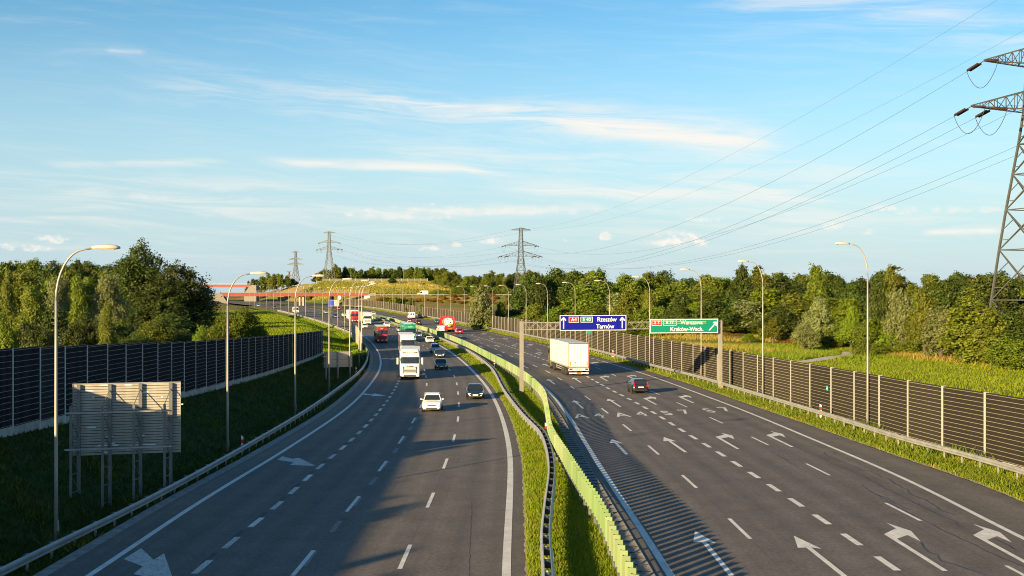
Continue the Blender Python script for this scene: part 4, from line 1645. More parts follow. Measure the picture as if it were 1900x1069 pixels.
def insulators(root, dirs):
    """strain strings: a twin string of discs each way and the hanging jumper loop between them"""
    outs = []
    for zc, hw, dp, bw in ARMS:
        xs = [hw] if zc > 30 else ([hw] if zc > 25 else [hw, hw * .69])
        for sd in (-1, 1):
            for xa in xs:
                p = Vector((sd * xa, 0, zc))
                if zc > 30:
                    outs.append((zc, sd, xa, [p, p]))
                    continue
                ends = []
                for d in dirs:
                    dv = Vector(d).normalized()
                    q = p + dv * 2.9
                    m = MB()
                    sdv = dv.cross(Vector((0, 0, 1))).normalized() * .16
                    for k in (-1, 1):
                        pa, pb = p + dv * .75 + sdv * k, p + dv * 2.6 + sdv * k
                        nn = 22
                        m.tube([pa + (pb - pa) * i / nn for i in range(nn + 1)], [.13 if i % 2 else .07 for i in range(nn + 1)], 6)
                    m.bar(p + dv * .75 - sdv, p + dv * .75 + sdv, .06)
                    m.bar(p + dv * 2.6 - sdv, p + dv * 2.6 + sdv, .06)
                    m.bar(p, p + dv * .75, .05)
                    m.bar(p + dv * 2.6, q, .05)
                    m.build('insulator_string', M['insul'], root)
                    ends.append(q)
                j = []
                for i in range(13):
                    t = i / 12
                    b = ends[0] * (1 - t) + ends[1] * t
                    j.append(b + Vector((0, 0, -2.1 * math.sin(t * math.pi) ** .8 if 0 < t < 1 else 0)))
                MB().tube(j, .028, 5).build('jumper', M['wire'], root)
                outs.append((zc, sd, xa, ends))
    return outs


PY = dict(
    near=pylon('huge steel lattice pylon cut off by the right edge of the photo', 80.8, 175, 2.05, 1.55, rad(22), .95),
    mid=pylon('steel lattice pylon rising from the trees right of the middle of the photo', 4.4, 565, gzf(4.4, 565), 1.16, rad(10), 1.1, False),
    far=pylon('lattice pylon on the hill behind the left end of the wood', -138, 862, 17.5, 1.12, rad(-8), 1.3, False),
    far2=pylon('smaller farther lattice pylon just left of the pylon on the hill', -239, 1262, 14.0, 1.22, rad(-20), 1.6, False),
    far3=pylon('faint tiny lattice pylon half hidden behind the smaller hill pylon', -400, 2050, 10.0, 1.15, rad(-20), 3.0, False),
)
bpy.context.view_layer.update()


def pw(root, p):
    return root.matrix_world @ Vector(p)


def local_dir(root, tgt):
    v = root.matrix_world.inverted() @ Vector(tgt)
    v.z = 0
    v.normalize()
    v.z = -.18
    return v


near, midp, farp, far2 = PY['near'], PY['mid'], PY['far'], PY['far2']
BACK = Vector((110, -290, 0))
o_near = insulators(near, [local_dir(near, midp.location), local_dir(near, BACK)])
o_mid = insulators(midp, [local_dir(midp, farp.location), local_dir(midp, near.location)])
o_far = insulators(farp, [local_dir(farp, far2.location), local_dir(farp, midp.location)])


WN_ = {(34.2, 1): 'topmost', (27.6, 1): 'upper', (23.1, 1): 'lower outer', (23.1, 0): 'lower inner'}


def wire(label, a, b, sag, r):
    pts = []
    n = 36
    for i in range(n + 1):
        t = i / n
        p = a * (1 - t) + b * t
        p = p + Vector((0, 0, -4 * sag * t * (1 - t)))
        pts.append(p)
    o = MB().tube([p - a for p in pts], r, 5, caps=False).build('power_line', M['wire'], None, a)
    tag(o, label, 'power line', 'overhead wires between the pylons')


for (zc, sd, xa, en), (_, _, _, em), (_, _, _, ef) in zip(o_near, o_mid, o_far):
    a, b = pw(near, en[0]), pw(midp, em[1])
    w_ = '%s %s' % (WN_[(zc, 1 if xa > 7 or zc > 30 or zc > 25 else 0)], 'left' if sd < 0 else 'right')
    wire('%s overhead wire sagging from the huge right pylon to the middle pylon' % w_, a, b, 9.0 if zc > 30 else 13.0, .024 if zc < 30 else .016)
    wire('%s overhead wire from the middle pylon to the hill pylon' % w_, pw(midp, em[0]), pw(farp, ef[1]), 8.0, .026)
    a2 = pw(near, en[1])
    wire('%s overhead wire leaving the huge right pylon out of the picture' % w_, a2, a2 + BACK * .9 + Vector((0, 0, 3)), 9, .024)
# ------------------------------------------------------------------ trees and bushes
LM = dict(
    oak=leaf_mat('leaf_oak', (0.020, 0.040, 0.004), (0.056, 0.078, 0.008), .10),
    dark=leaf_mat('leaf_dark', (0.030, 0.055, 0.006), (0.062, 0.090, 0.009), .16),
    mid=leaf_mat('leaf_mid', (0.072, 0.115, 0.007), (0.120, 0.155, 0.009), .2),
    light=leaf_mat('leaf_light', (0.100, 0.160, 0.007), (0.160, 0.205, 0.012), .28),
    olive=leaf_mat('leaf_olive', (0.090, 0.118, 0.009), (0.140, 0.155, 0.014), .2),
    silver=leaf_mat('leaf_silver', (0.125, 0.160, 0.045), (0.22, 0.25, 0.095), .25),
    ochre=leaf_mat('leaf_ochre', (0.27, 0.13, 0.020), (0.17, 0.13, 0.020), .28),
    straw=leaf_mat('grass_straw', (0.38, 0.28, 0.06), (0.26, 0.24, 0.04), .3, .8, .1),
    grass=leaf_mat('grass_blade', (0.13, 0.21, 0.004), (0.21, 0.25, 0.006), .35, .6, .05),
    grassshade=leaf_mat('grass_blade_shade', (0.030, 0.062, 0.004), (0.050, 0.080, 0.006), .35, .6, .05),  # blade green darkened to carry the shade on the left bank
)


def crown(name, seed, lobes, nclump, nleaf, leaf, m, spread=.55, up=.25, droop=0.0):
    """Leaf-sized faces in clumps scattered through the outer part of several lobes (height 10 m)."""
    r = np.random.default_rng(seed)
    lob = np.array(lobes, float)           # x, y, z, rx, ry, rz
    wgt = lob[:, 3] * lob[:, 4] + lob[:, 3] * lob[:, 5]
    idx = r.choice(len(lob), nclump, p=wgt / wgt.sum())
    d = r.normal(size=(nclump, 3))
    d /= np.linalg.norm(d, axis=1)[:, None]
    rr = r.uniform(.55, 1.06, nclump) ** .7
    cc = lob[idx, :3] + d * lob[idx, 3:] * rr[:, None]
    cc += r.normal(size=cc.shape) * .12
    size = r.uniform(.6, 1.35, nclump) * spread
    c = np.repeat(cc, nleaf, 0)
    dd = np.repeat(d, nleaf, 0)
    off = r.normal(size=c.shape) * .5
    off *= np.repeat(size, nleaf)[:, None]
    if droop:
        off[:, 2] -= np.abs(off[:, 0]) * droop + r.uniform(0, droop, len(off))
    p = c + off
    n = dd * .9 + r.normal(size=p.shape) * .75
    n[:, 2] += up
    n /= np.linalg.norm(n, axis=1)[:, None]
    a = np.cross(n, r.normal(size=p.shape))
    a /= np.linalg.norm(a, axis=1)[:, None]
    b = np.cross(n, a)
    s = (leaf * r.uniform(.55, 1.35, len(p)))[:, None]
    q = np.stack([p - a * s * .5, p + b * s * .34 + n * s * .06, p + a * s * .5, p - b * s * .34 + n * s * .06], 1).reshape(-1, 3)
    q[:, 2] = np.maximum(q[:, 2], 0.03)
    return np_mesh(name, q, 4, m)


def trunk_mesh(name, lobes, r0, m, seed, top=.8):
    rnd = random.Random(seed)
    mb = MB()
    H = max(l[2] for l in lobes) * top
    pts = [(0, 0, -.6)]
    x = y = 0
    for k in range(1, 6):
        x += rnd.uniform(-.12, .12)
        y += rnd.uniform(-.12, .12)
        pts.append((x, y, H * k / 5))
    mb.tube(pts, [r0 * 1.25, r0, r0 * .82, r0 * .62, r0 * .42, r0 * .16], 7)
    for l in lobes:
        k = rnd.choice((1, 2, 2, 3))
        p = pts[k]
        if l[2] > p[2]:
            e = (l[0], l[1], l[2])
            mid = tuple(p[i] * .5 + e[i] * .5 + (.25 if i == 2 else 0) for i in range(3))
            mb.tube([p, mid, e], [r0 * .45, r0 * .28, r0 * .08], 5)
    return mb.mesh(name, m)


def lobes_round(seed, w=3.4, n=9, z0=2.0, z1=9.0):
    r = random.Random(seed)
    L = [(0, 0, (z0 + z1) / 2, w * .62, w * .62, (z1 - z0) * .36)]
    for k in range(n):
        t = r.uniform(0, 1)
        z = z0 + .9 + t * (z1 - z0 - 1.4)
        wr = math.sin(min(1, .25 + t * .95) * math.pi) ** .6 * w * .62
        a = k * 2.4 + r.uniform(-.4, .4)
        s = r.uniform(.26, .42) * w
        L.append((math.cos(a) * wr, math.sin(a) * wr, z, s, s, s * r.uniform(.75, 1.05)))
    L.append((r.uniform(-.5, .5), r.uniform(-.5, .5), z1 - .4, w * .32, w * .32, 1.0))
    return L


def lobes_tall(seed, w=2.2, n=11, z0=1.0, z1=9.6):
    r = random.Random(seed)
    L = []
    for k in range(n):
        t = (k + .5) / n
        z = z0 + t * (z1 - z0)
        ww = w * (math.sin(math.pi * (.18 + .80 * t)) ** .75)
        a = k * 2.4
        s = max(.45, ww * .55)
        L.append((math.cos(a) * ww * .5, math.sin(a) * ww * .5, z, s, s, s * 1.2))
    L.append((0, 0, z1 + .1, .35, .35, .8))
    return L


def lobes_bush(seed, w=4.5, n=8, h=8):
    r = random.Random(seed)
    L = [(0, 0, h * .35, w * .75, w * .75, h * .38)]
    for k in range(n):
        a = k * 2.4 + r.uniform(-.3, .3)
        d = r.uniform(.35, .75) * w
        s = r.uniform(.28, .42) * w
        z = h * r.uniform(.22, .72)
        L.append((math.cos(a) * d, math.sin(a) * d, z, s, s, s * r.uniform(.8, 1.15)))
    return L


PROTO = {}


def proto(key, lobes, nclump, nleaf, leaf, m, seed, spread=.55, tr=.22, bark='bark', droop=0.0):
    PROTO[key] = (crown('crown', seed, lobes, nclump, nleaf, leaf, LM[m], spread, .25, droop), trunk_mesh('trunk', lobes, tr, M[bark], seed))


for s_ in (1, 2, 3):
    proto('dark%d' % s_, lobes_round(s_), 420, 34, .34, 'dark', s_)
    proto('mid%d' % s_, lobes_round(10 + s_, 3.2), 420, 34, .34, 'mid', 10 + s_)
for s_ in (1, 2):
    proto('olive%d' % s_, lobes_round(20 + s_, 3.0), 380, 34, .33, 'olive', 20 + s_)
    proto('light%d' % s_, lobes_round(30 + s_, 3.3), 380, 34, .33, 'light', 30 + s_)
    proto('silver%d' % s_, lobes_round(40 + s_, 3.6, 10, 1.0, 9.0), 420, 36, .32, 'silver', 40 + s_, .5, .25, 'bark', .5)
    proto('tall%d' % s_, lobes_tall(50 + s_), 380, 34, .32, 'olive', 50 + s_, .45, .18, 'barkpale')
    proto('bush%d' % s_, lobes_bush(60 + s_), 380, 34, .42, 'mid', 60 + s_, .7, .12)
    proto('goldbush%d' % s_, lobes_bush(70 + s_), 320, 32, .42, 'ochre', 70 + s_, .7, .12)
proto('pine1', lobes_tall(80, 1.7, 12, 1.5, 9.4), 380, 34, .30, 'dark', 80, .4, .18)
# the tall dark oak-like trees at the left: finer leaves, more of them
proto('oak1', lobes_tall(90, 3.1, 17, .8, 9.3), 1000, 42, .19, 'oak', 90, .42, .22)
proto('oak2', lobes_tall(91, 3.4, 15, .8, 9.0), 1000, 42, .19, 'oak', 91, .42, .22)
proto('finebush', lobes_bush(92, 3.6, 12, 9), 800, 40, .22, 'dark', 92, .5, .12)
proto('finemid', lobes_bush(96, 3.6, 12, 9), 800, 40, .22, 'mid', 96, .5, .12)
proto('finesilver', lobes_round(93, 3.6, 11, 1.0, 9.0), 800, 40, .20, 'silver', 93, .45, .2, 'bark', .4)
proto('finelight', lobes_round(94, 3.0, 11, .8, 9.2), 700, 40, .22, 'light', 94, .45, .15)
proto('fineolive', lobes_round(95, 3.2, 11, .8, 9.2), 800, 40, .21, 'olive', 95, .45, .15)


def tree(key, x, y, h, w=1.0, label='', group=None, name=None, sink=.15, z=None, rot=None):
    n_ = len(label.replace('-', ' ').split())
    if n_ > 16:
        print('LONG', n_, label)
    s = h / 10.0
    cr, tr = PROTO[key]
    nm = name or ('bush' if 'bush' in key else 'tree')
    zz = gzf(x, y) if z is None else z
    o = thing(nm, label, 'bush' if nm == 'bush' else 'tree', (x, y, zz - sink), random.uniform(0, 6.28) if rot is None else rot, group, (s * w, s * w, s))
    put('trunk', tr, o)
    put('crown', cr, o)
    return o


def at(px, d):
    return (px - CX) / F * d, d


COLW = {'dark': 'dark', 'mid1': 'green', 'mid2': 'green', 'mid3': 'green', 'oliv': 'olive', 'ligh': 'bright', 'silv': 'silvery', 'tall': 'slender', 'bush': 'bushy',
        'gold': 'golden', 'pine': 'dark', 'fine': 'leafy'}
MARKS = [(60, 'at the left edge of the photo'), (140, 'around the nearest left lamp'), (230, 'just left of the tallest dark tree'), (400, 'around the two tallest dark trees'), (470, 'by the second left lamp'),
         (560, 'left of the hill pylon'), (640, 'around the hill pylon'), (720, 'left of the lone hill tree'), (800, 'right of the lone hill tree'), (890, 'left of the pale willow'), (930, 'behind the pale willow'),
         (1000, 'around the middle pylon'), (1036, 'between the middle pylon and the blue sign'), (1100, 'over the left half of the blue sign'), (1165, 'over the right half of the blue sign'), (1200, 'between the blue and green signs'),
         (1265, 'over the left half of the green sign'), (1335, 'over the right half of the green sign'), (1420, 'left of the second right lamp'), (1515, 'just right of the second right lamp'), (1612, 'just left of the nearest right lamp'),
         (1700, 'just right of the nearest right lamp'), (1780, 'between nearest right lamp and pylon'), (1850, 'just left of the huge pylon'), (9999, 'at the huge pylon')]


def tree_px(key, px, ytop, d, wpx=None, label='', group=None, name=None, base=None):
    if group:
        label = '%s %s, %s' % (COLW[key[:4]], label, next(t for m_, t in MARKS if px < m_))
    x, y = at(px, d)
    z = gzf(x, y) if base is None else base
    top = HC + (YH - ytop) * d / F
    h = max(1.0, top - z)
    nat = {'t': 4.2, 'p': 3.4, 'o': 6.6}.get(key[0], 7.2) * h / 10
    if key.startswith('olive'):
        nat = 6.6 * h / 10
    w = 1.0 if wpx is None else wpx * d / F / nat
    return tree(key, x, y, h * 1.02, w, label, group, name, z=z)


# left of the road: trees one can tell apart
tree_px('oak1', 262, 449, 216, 132, 'tallest dark green tree at the left, with a pointed top above the noise barrier')
tree_px('oak2', 330, 476, 214, 136, 'second tall dark tree, joined to the right side of the tallest tree')
tree_px('oak1', 300, 520, 208, 150, 'dark lower tree filling the gap beneath the two tallest trees')
tree_px('finesilver', 200, 503, 172, 96, 'silvery green tree touching the left side of the tallest dark tree')
tree_px('finelight', 147, 512, 158, 62, 'yellow-green tree between two silvery trees left of the tallest tree')
tree_px('finesilver', 108, 505, 168, 84, 'silvery grey-green tree behind the nearest left street lamp')
tree_px('fineolive', 60, 528, 140, 96, 'grey-green round tree left of the nearest left street lamp')
tree_px('fineolive', 14, 500, 160, 50, 'ochre tinged tree at the upper left edge below the far wood')
tree_px('finelight', 12, 580, 92, 70, 'pale yellow-green bush at the left edge just above the noise barrier')
tree_px('finebush', 70, 560, 118, 80, 'dark green bush left of the nearest left lamp above the barrier')
tree_px('finebush', 150, 548, 126, 82, 'dark green bush in the middle of the left thicket')
tree_px('fineolive', 198, 560, 120, 52, 'light green slender young tree above the barrier below the tallest tree')
tree_px('finebush', 245, 590, 124, 80, 'shaded bush just above the barrier beneath the tallest tree')
tree_px('finelight', 368, 604, 118, 50, 'small bright young tree behind the barrier right of the tall trees')
tree_px('finemid', 425, 550, 200, 90, 'bright green bush right of the tall dark trees near the second left lamp')
tree_px('finemid', 468, 580, 205, 70, 'low bright green bush at the right end of the left thicket')
tree_px('finebush', 392, 580, 204, 60, 'dark bush at the foot of the second tall tree')
for i in range(26):
    px = -70 + i * 15.5 + random.uniform(-6, 6)
    d = random.uniform(128, 200)
    tree_px(random.choice(['finebush', 'finebush', 'finemid', 'dark2', 'dark1']), min(px, 330), random.uniform(556, 592), d, random.uniform(80, 130),
            'undergrowth tree in the left thicket', 'undergrowth of the left thicket')
for i in range(16):
    px = -60 + i * 20 + random.uniform(-7, 7)
    tree_px(random.choice(['dark1', 'dark2', 'dark3', 'mid3']), px, random.uniform(478, 492), random.uniform(345, 400), random.uniform(60, 84),
            'tree of the far left wood', 'trees of the far wood at the upper left')
for i in range(10):
    px = -40 + i * 34 + random.uniform(-8, 8)
    tree_px(random.choice(['olive1', 'mid1', 'mid2']), px, random.uniform(497, 515), random.uniform(250, 300), random.uniform(70, 100),
            'tree in the middle of the left wood', 'middle trees of the left wood')
# trees behind the left barrier just outside the picture, whose shade falls on the road
for i, (x, y, h) in enumerate(((-32, 38, 8.0), (-33.5, 31, 7.2), (-31.5, 24, 6.6), (-34, 17, 8.2), (-31, 11, 7.0), (-33, 4, 7.8), (-32, -3, 7.2), (-32.5, 61, 4.6), (-36, 26, 8.0), (-32, 70, 4.4), (-36, 12, 8.4), (-33, 78, 5.0), (-31, 29, 6.4), (-31, 19, 6.8), (-31, 6, 7.0))):
    tree('fineolive' if i % 2 else 'finelight', x, y, h, .62 if h > 6 else 1.0, 'small tree close behind the left noise barrier near the left edge', 'small trees close behind the left barrier')

# around the bridge and on the hill
tree_px('silver1', 893, 527, 318, 62, 'broad pale silvery willow behind the noise barrier right of the bridge')
tree_px('dark2', 930, 560, 322, 34, 'dark bush at the right side of the pale silvery willow')
tree_px('bush1', 733, 541, 520, 30, 'dark green bushy tree on the embankment right of the red bridge', name='tree')
tree_px('mid2', 762, 552, 470, 24, 'pale green small tree beside the dark bushy tree near the bridge')
tree_px('silver2', 782, 562, 440, 22, 'small grey-green bush before the reddish embankment', name='bush')
tree_px('pine1', 728, 515, 800, 16, 'lone dark tree standing on the straw-coloured hill slope')
tree_px('bush2', 785, 524, 790, 14, 'small dark bush on the right part of the straw-coloured hill', name='bush')
tree_px('bush2', 573, 524, 770, 14, 'small dark bush on the left part of the straw-coloured hill', name='bush')
for i in range(44):
    px = 588 + i * 5.6 + random.uniform(-3, 3)
    top = np.interp(px, [590, 620, 660, 700, 770, 810, 840], [503, 491, 499, 497, 494, 496, 500]) + random.uniform(-2, 5)
    tree_px(random.choice(['mid1', 'mid2', 'mid3', 'dark1', 'dark2', 'tall1', 'olive1']), px, top, random.uniform(878, 940), random.uniform(16, 24),
            'tree in the wood on the hill', 'trees of the wood on the hill')
for i in range(12):
    px = 458 + i * 8 + random.uniform(-3, 3)
    top = np.interp(px, [455, 500, 525, 545], [522, 508, 506, 518]) + random.uniform(-2, 3)
    tree_px(random.choice(['mid1', 'dark1', 'olive1']), px, top, random.uniform(890, 930), random.uniform(14, 24),
            'tree of the copse', 'trees of the copse left of the hill')
for i in range(40):
    px = 818 + i * 7.2 + random.uniform(-4, 4)
    d = random.uniform(655, 760)
    top = np.interp(px, [815, 830, 870, 905, 960, 1000, 1050, 1100], [506, 504, 514, 506, 506, 505, 504, 506]) + random.uniform(-3, 8)
    tree_px(random.choice(['mid1', 'mid2', 'mid3', 'dark1', 'dark2', 'dark3', 'tall1', 'tall2', 'olive2']), px, top, d, random.uniform(20, 34),
            'tree of the wood beyond the embankment', 'trees of the wood behind the embankment')
for i in range(26):
    px = 820 + i * 10.5 + random.uniform(-4, 4)
    d = random.uniform(640, 655) - (px - 820) * .1
    tree_px(random.choice(['bush1', 'bush2', 'dark3', 'mid3']), px, random.uniform(522, 538), d, random.uniform(24, 34),
            'low tree along the embankment road', 'bushy trees along the embankment road', name='tree')
for i in range(92):
    px = 700 + i * 4.1 + random.uniform(-4, 4)
    d = np.interp(px, [700, 800, 960, 1080], [640, 634, 612, 575]) - random.uniform(7, 21)
    x, y = at(px, d)
    if x < WR(y) + 4:
        continue
    tree(random.choice(['goldbush1', 'goldbush2', 'goldbush1', 'goldbush2', 'bush1']), x, y, random.uniform(2.0, 3.2), 1.7, 'reddish golden shrub on the embankment slope, ' + next(t for m_, t in MARKS if px < m_),
         'golden shrubs on the embankment', name='bush')

# right of the motorway: the wood behind the meadow
for i in range(58):
    px = 985 + i * 16.6 + random.uniform(-7, 7)
    d = random.uniform(330, 430)
    top = np.interp(px, [985, 1060, 1100, 1150, 1170, 1250, 1330, 1380, 1450, 1520, 1580, 1640, 1700, 1900], [503, 502, 497, 512, 500, 506, 503, 502, 508, 500, 514, 502, 512, 502]) + random.uniform(-5, 15)
    tree_px(random.choice(['dark1', 'dark2', 'dark3', 'mid1', 'mid2', 'olive1', 'mid3', 'tall1', 'dark1', 'dark2']), px, top, d, random.uniform(56, 92),
            'skyline tree of the right wood', 'skyline trees of the right wood')
for i in range(40):
    px = 1060 + i * 22.5 + random.uniform(-8, 8)
    d = np.interp(px, [1060, 1400, 1900], [330, 275, 222]) + random.uniform(-12, 28)
    top = random.uniform(516, 566) - np.interp(px, [1060, 1500, 1900], [0, 4, 14])
    tree_px(random.choice(['mid1', 'mid2', 'olive1', 'mid3', 'light1', 'tall1', 'silver2', 'dark2', 'dark1', 'dark3']), px, top, d, random.uniform(84, 130),
            'middle-row tree of the right wood', 'middle trees of the right wood')
for i in range(24):
    px = 930 + i * 18 + random.uniform(-6, 6)
    d = np.interp(px, [930, 1060, 1120, 1380], [330, 280, 305, 262]) + random.uniform(-8, 12)
    tree_px(random.choice(['bush1', 'bush2', 'mid2', 'light2', 'olive2']), px, random.uniform(562, 585), d, random.uniform(64, 100),
            'low tree behind the right barrier', 'bushy trees behind the right noise barrier', name='tree')
tree_px('dark1', 1377, 489, 300, 62, 'round dark tree top standing out of the right skyline behind the second right lamp')
for px_, yt_, d_, w_, k_ in ((1862, 586, 164, 84, 'dark1'), (1898, 574, 164, 90, 'dark3'), (1885, 610, 156, 80, 'bush2')):
    tree_px(k_, px_, yt_, d_, w_, 'dense tree hiding the foot of the huge pylon', 'trees at the foot of the huge pylon', name='tree')
tree_px('mid3', 1515, 490, 285, 64, 'tall round tree standing out of the skyline left of the nearest right lamp')
tree_px('tall2', 1650, 501, 290, 34, 'thin-topped tree standing out of the skyline right of the nearest right lamp')
tree_px('olive1', 1166, 536, 296, 66, 'round olive tree behind the blue sign')
tree_px('olive2', 1205, 536, 294, 40, 'paler olive tree right of the round tree behind the blue sign')
tree_px('silver2', 1520, 546, 226, 66, 'pale silvery willow left of the nearest right lamp')
tree_px('silver1', 1490, 594, 208, 62, 'grey-green round bush in the golden grass of the meadow', name='bush')
tree_px('light1', 1580, 566, 212, 48, 'small fresh green tree beside the nearest right lamp')
tree_px('silver2', 1672, 530, 190, 78, 'pale grey-green willow right of the nearest right lamp')
tree_px('dark3', 1628, 522, 205, 70, 'dark green tree right behind the nearest right lamp')
tree_px('silver1', 1745, 566, 172, 100, 'large silvery green tree at the edge of the meadow left of the huge pylon')
tree_px('olive2', 1715, 540, 176, 76, 'yellowish olive tree behind the large silvery tree')
tree_px('tall1', 1800, 548, 166, 92, 'light stemmed slender tree at the meadow edge before the huge pylon')
tree_px('tall2', 1838, 575, 162, 64, 'small leaned tree with visible stems beside the meadow edge')
tree_px('dark2', 1880, 576, 162, 116, 'dark green tree at the right edge below the huge pylon')
tree_px('bush1', 1895, 612, 152, 90, 'dense dark bush at the right edge of the meadow', name='bush')
tree_px('bush2', 1615, 622, 184, 56, 'dark bush beside the gravel path behind the nearest right lamp', name='bush')
tree_px('dark3', 1445, 566, 245, 90, 'deep green broad tree left of the silvery willow')
tree_px('olive1', 1435, 588, 228, 56, 'olive bush at the foot of the deep green broad tree', name='bush')
tree_px('mid1', 1340, 558, 268, 70, 'green tree behind the green sign')
tree_px('light2', 1290, 560, 272, 70, 'bright green tree behind the left part of the green sign')
for i in range(34):
    px = 1110 + i * 24 + random.uniform(-10, 10)
    d = np.interp(px, [1110, 1250, 1400, 1600, 1900], [285, 268, 240, 210, 176]) + random.uniform(-6, 12)
    tree_px(random.choice(['bush1', 'bush2', 'goldbush1', 'light1', 'silver1']), px, random.uniform(602, 626) - np.interp(px, [1110, 1400], [14, 0]), d, random.uniform(30, 60),
            'low shrub at the far meadow edge', 'low shrubs along the meadow edge', name='bush')


for i in range(26):
    px = 1235 + i * 10.5 + random.uniform(-6, 6)
    tree_px(random.choice(['bush1', 'bush2', 'dark1', 'dark2', 'bush1']), px, random.uniform(546, 590), random.uniform(262, 292), random.uniform(66, 104),
            'dense bush of the right thicket', 'dense bushes of the right thicket', name='bush')
for i in range(30):
    px = 1560 + i * 12 + random.uniform(-7, 7)
    d = np.interp(px, [1560, 1660, 1900], [216, 192, 170]) + random.uniform(-4, 14)
    tree_px(random.choice(['bush1', 'bush2', 'silver1', 'olive2', 'mid1', 'dark2', 'light2']), px, random.uniform(580, 622), d, random.uniform(56, 96),
            'leafy bush at the wood edge', 'leafy bushes at the wood edge', name='bush')


# ------------------------------------------------------------------ grass and weeds (blades nobody could count)
def blades(name, X, Y, Z, h, w, m, lean=.35, per=1):
    n = len(X)
    a = RNG.uniform(0, 2 * np.pi, n)
    hh = h * RNG.uniform(.45, 1.3, n)
    ww = w * RNG.uniform(.6, 1.3, n)
    dx, dy = np.cos(a) * ww, np.sin(a) * ww
    lx, ly = RNG.normal(size=n) * lean * hh, RNG.normal(size=n) * lean * hh
    P = np.stack([np.stack([X - dx, Y - dy, Z], 1), np.stack([X + dx, Y + dy, Z], 1), np.stack([X + lx, Y + ly, Z + hh], 1)], 1).reshape(-1, 3)
    o = put(name, np_mesh(name, P, 3, m))
    o['kind'] = 'stuff'
    return o


def scatter(n, lo, hi, y0, y1, pw_=1.0, edge=0.0):
    Y = y0 + (y1 - y0) * RNG.uniform(0, 1, n) ** pw_
    a, b = lo(Y), hi(Y)
    return a + (b - a) * RNG.uniform(0, 1, n), Y


def patchy(X, Y, s, seed, keep):
    v = np.sin(X * s + seed) * np.sin(Y * s * .8 + seed * 2) + .6 * np.sin(X * s * 2.7 + Y * s * 1.9 + seed) + RNG.normal(size=len(X)) * .35
    return v > keep


X, Y = scatter(90000, lambda Y: MED_L(Y) + .02, lambda Y: MED_R(Y) - .70, 33, 150, 1.9)
blades('grass', X, Y, med_z(X, Y), .16, .022, LM['grass'])
X, Y = scatter(16000, lambda Y: MED_L(Y) + .02, lambda Y: MED_R(Y) - .70, 150, 420, 1.3)
blades('grass', X, Y, med_z(X, Y), .18, .06, LM['grass'])
X, Y = scatter(16000, lambda Y: MED_L(Y) + .1, lambda Y: MED_R(Y) - 1.0, 33, 120, 1.6)
k = patchy(X, Y, 1.1, 3, .45)
blades('dry_grass', X[k], Y[k], med_z(X[k], Y[k]), .15, .02, LM['straw'])
X, Y = scatter(45000, EDGE_R, lambda Y: WR(Y) - .1, 40, 180, 1.6)
blades('grass', X, Y, verge_z(X, Y), .16, .028, LM['grass'])
X, Y = scatter(14000, lambda Y: EDGE_R(Y) + .3, lambda Y: EDGE_R(Y) + 1.9, 44, 130, 1.5)
blades('weeds', X, Y, verge_z(X, Y), .26, .045, LM['light'], .6)
X, Y = scatter(22000, EDGE_R, lambda Y: WR(Y) - .1, 42, 170, 1.5)
k = patchy(X, Y, .9, 6, .62)
blades('dry_grass', X[k], Y[k], verge_z(X[k], Y[k]), .26, .02, LM['straw'], .5)
k = patchy(X, Y, .55, 9, .95)
blades('weeds', X[k], Y[k], verge_z(X[k], Y[k]), .62, .05, LM['mid'], .5)
X, Y = scatter(30000, lambda Y: WL(Y) + .2, lambda Y: EDGE_L(Y) - .5, 36, 150, 1.6)
k = patchy(X, Y, .7, 5, .75)
blades('weeds', X[k], Y[k], bank_z(X[k], Y[k]), .42, .045, LM['mid'], .6)
X, Y = scatter(12000, EDGE_R, lambda Y: WR(Y) - .1, 180, 560, 1.2)
blades('grass', X, Y, verge_z(X, Y), .25, .08, LM['grass'])
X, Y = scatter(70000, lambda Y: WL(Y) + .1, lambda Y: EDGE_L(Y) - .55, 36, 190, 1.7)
blades('grass', X, Y, bank_z(X, Y), .24, .03, LM['grassshade'], .5)
X, Y = scatter(40000, lambda Y: WL(Y) - 1.5, lambda Y: EDGE_L(Y) - .55, 190, 460, 1.3)
blades('grass', X, Y, bank_z(X, Y), .35, .09, LM['grass'], .5)
X, Y = scatter(60000, lambda Y: WL(Y) - 45, lambda Y: WL(Y) - 1, 195, 470, 1.2)
blades('grass', X, Y, gz(X, Y), .45, .12, LM['grass'], .5)


def meadow(n, x0, x1, y0, y1, h, w, m, name, keep=None, seed=1, s=.06):
    X = RNG.uniform(0, 1, n)
    Y = y0 + (y1 - y0) * RNG.uniform(0, 1, n) ** 1.3
    X = WR(Y) + x0 + (x1 - x0) * X ** 1.2
    if keep is not None:
        k = patchy(X, Y, s, seed, keep)
        X, Y = X[k], Y[k]
    ok = np.abs((X - PATHX(Y))) > np.where((Y > 157) & (Y < 207), 2.0, -1)
    X, Y = X[ok], Y[ok]
    return blades(name, X, Y, gz(X, Y), h, w, m, .4)


PATHX = curve([(150, 25), (163, 36), (172, 44.5), (182, 51), (193, 57), (205, 61)])
strip('path', [lambda Y: PATHX(Y) - 1.7, lambda Y: PATHX(Y) + 1.7], 158, 206, lambda X, Y: gz(X, Y) + .06, M['path'], 2)
meadow(150000, 1, 80, 58, 230, .30, .055, LM['grass'], 'meadow_grass')
meadow(40000, 22, 120, 176, 260, .7, .07, LM['light'], 'tall_grass', .2, 2, .05)
meadow(90000, 16, 100, 190, 262, .9, .07, LM['straw'], 'dry_reeds', .25, 5, .045)
meadow(40000, 44, 95, 152, 186, .9, .07, LM['straw'], 'dry_reeds', .0, 7, .06)
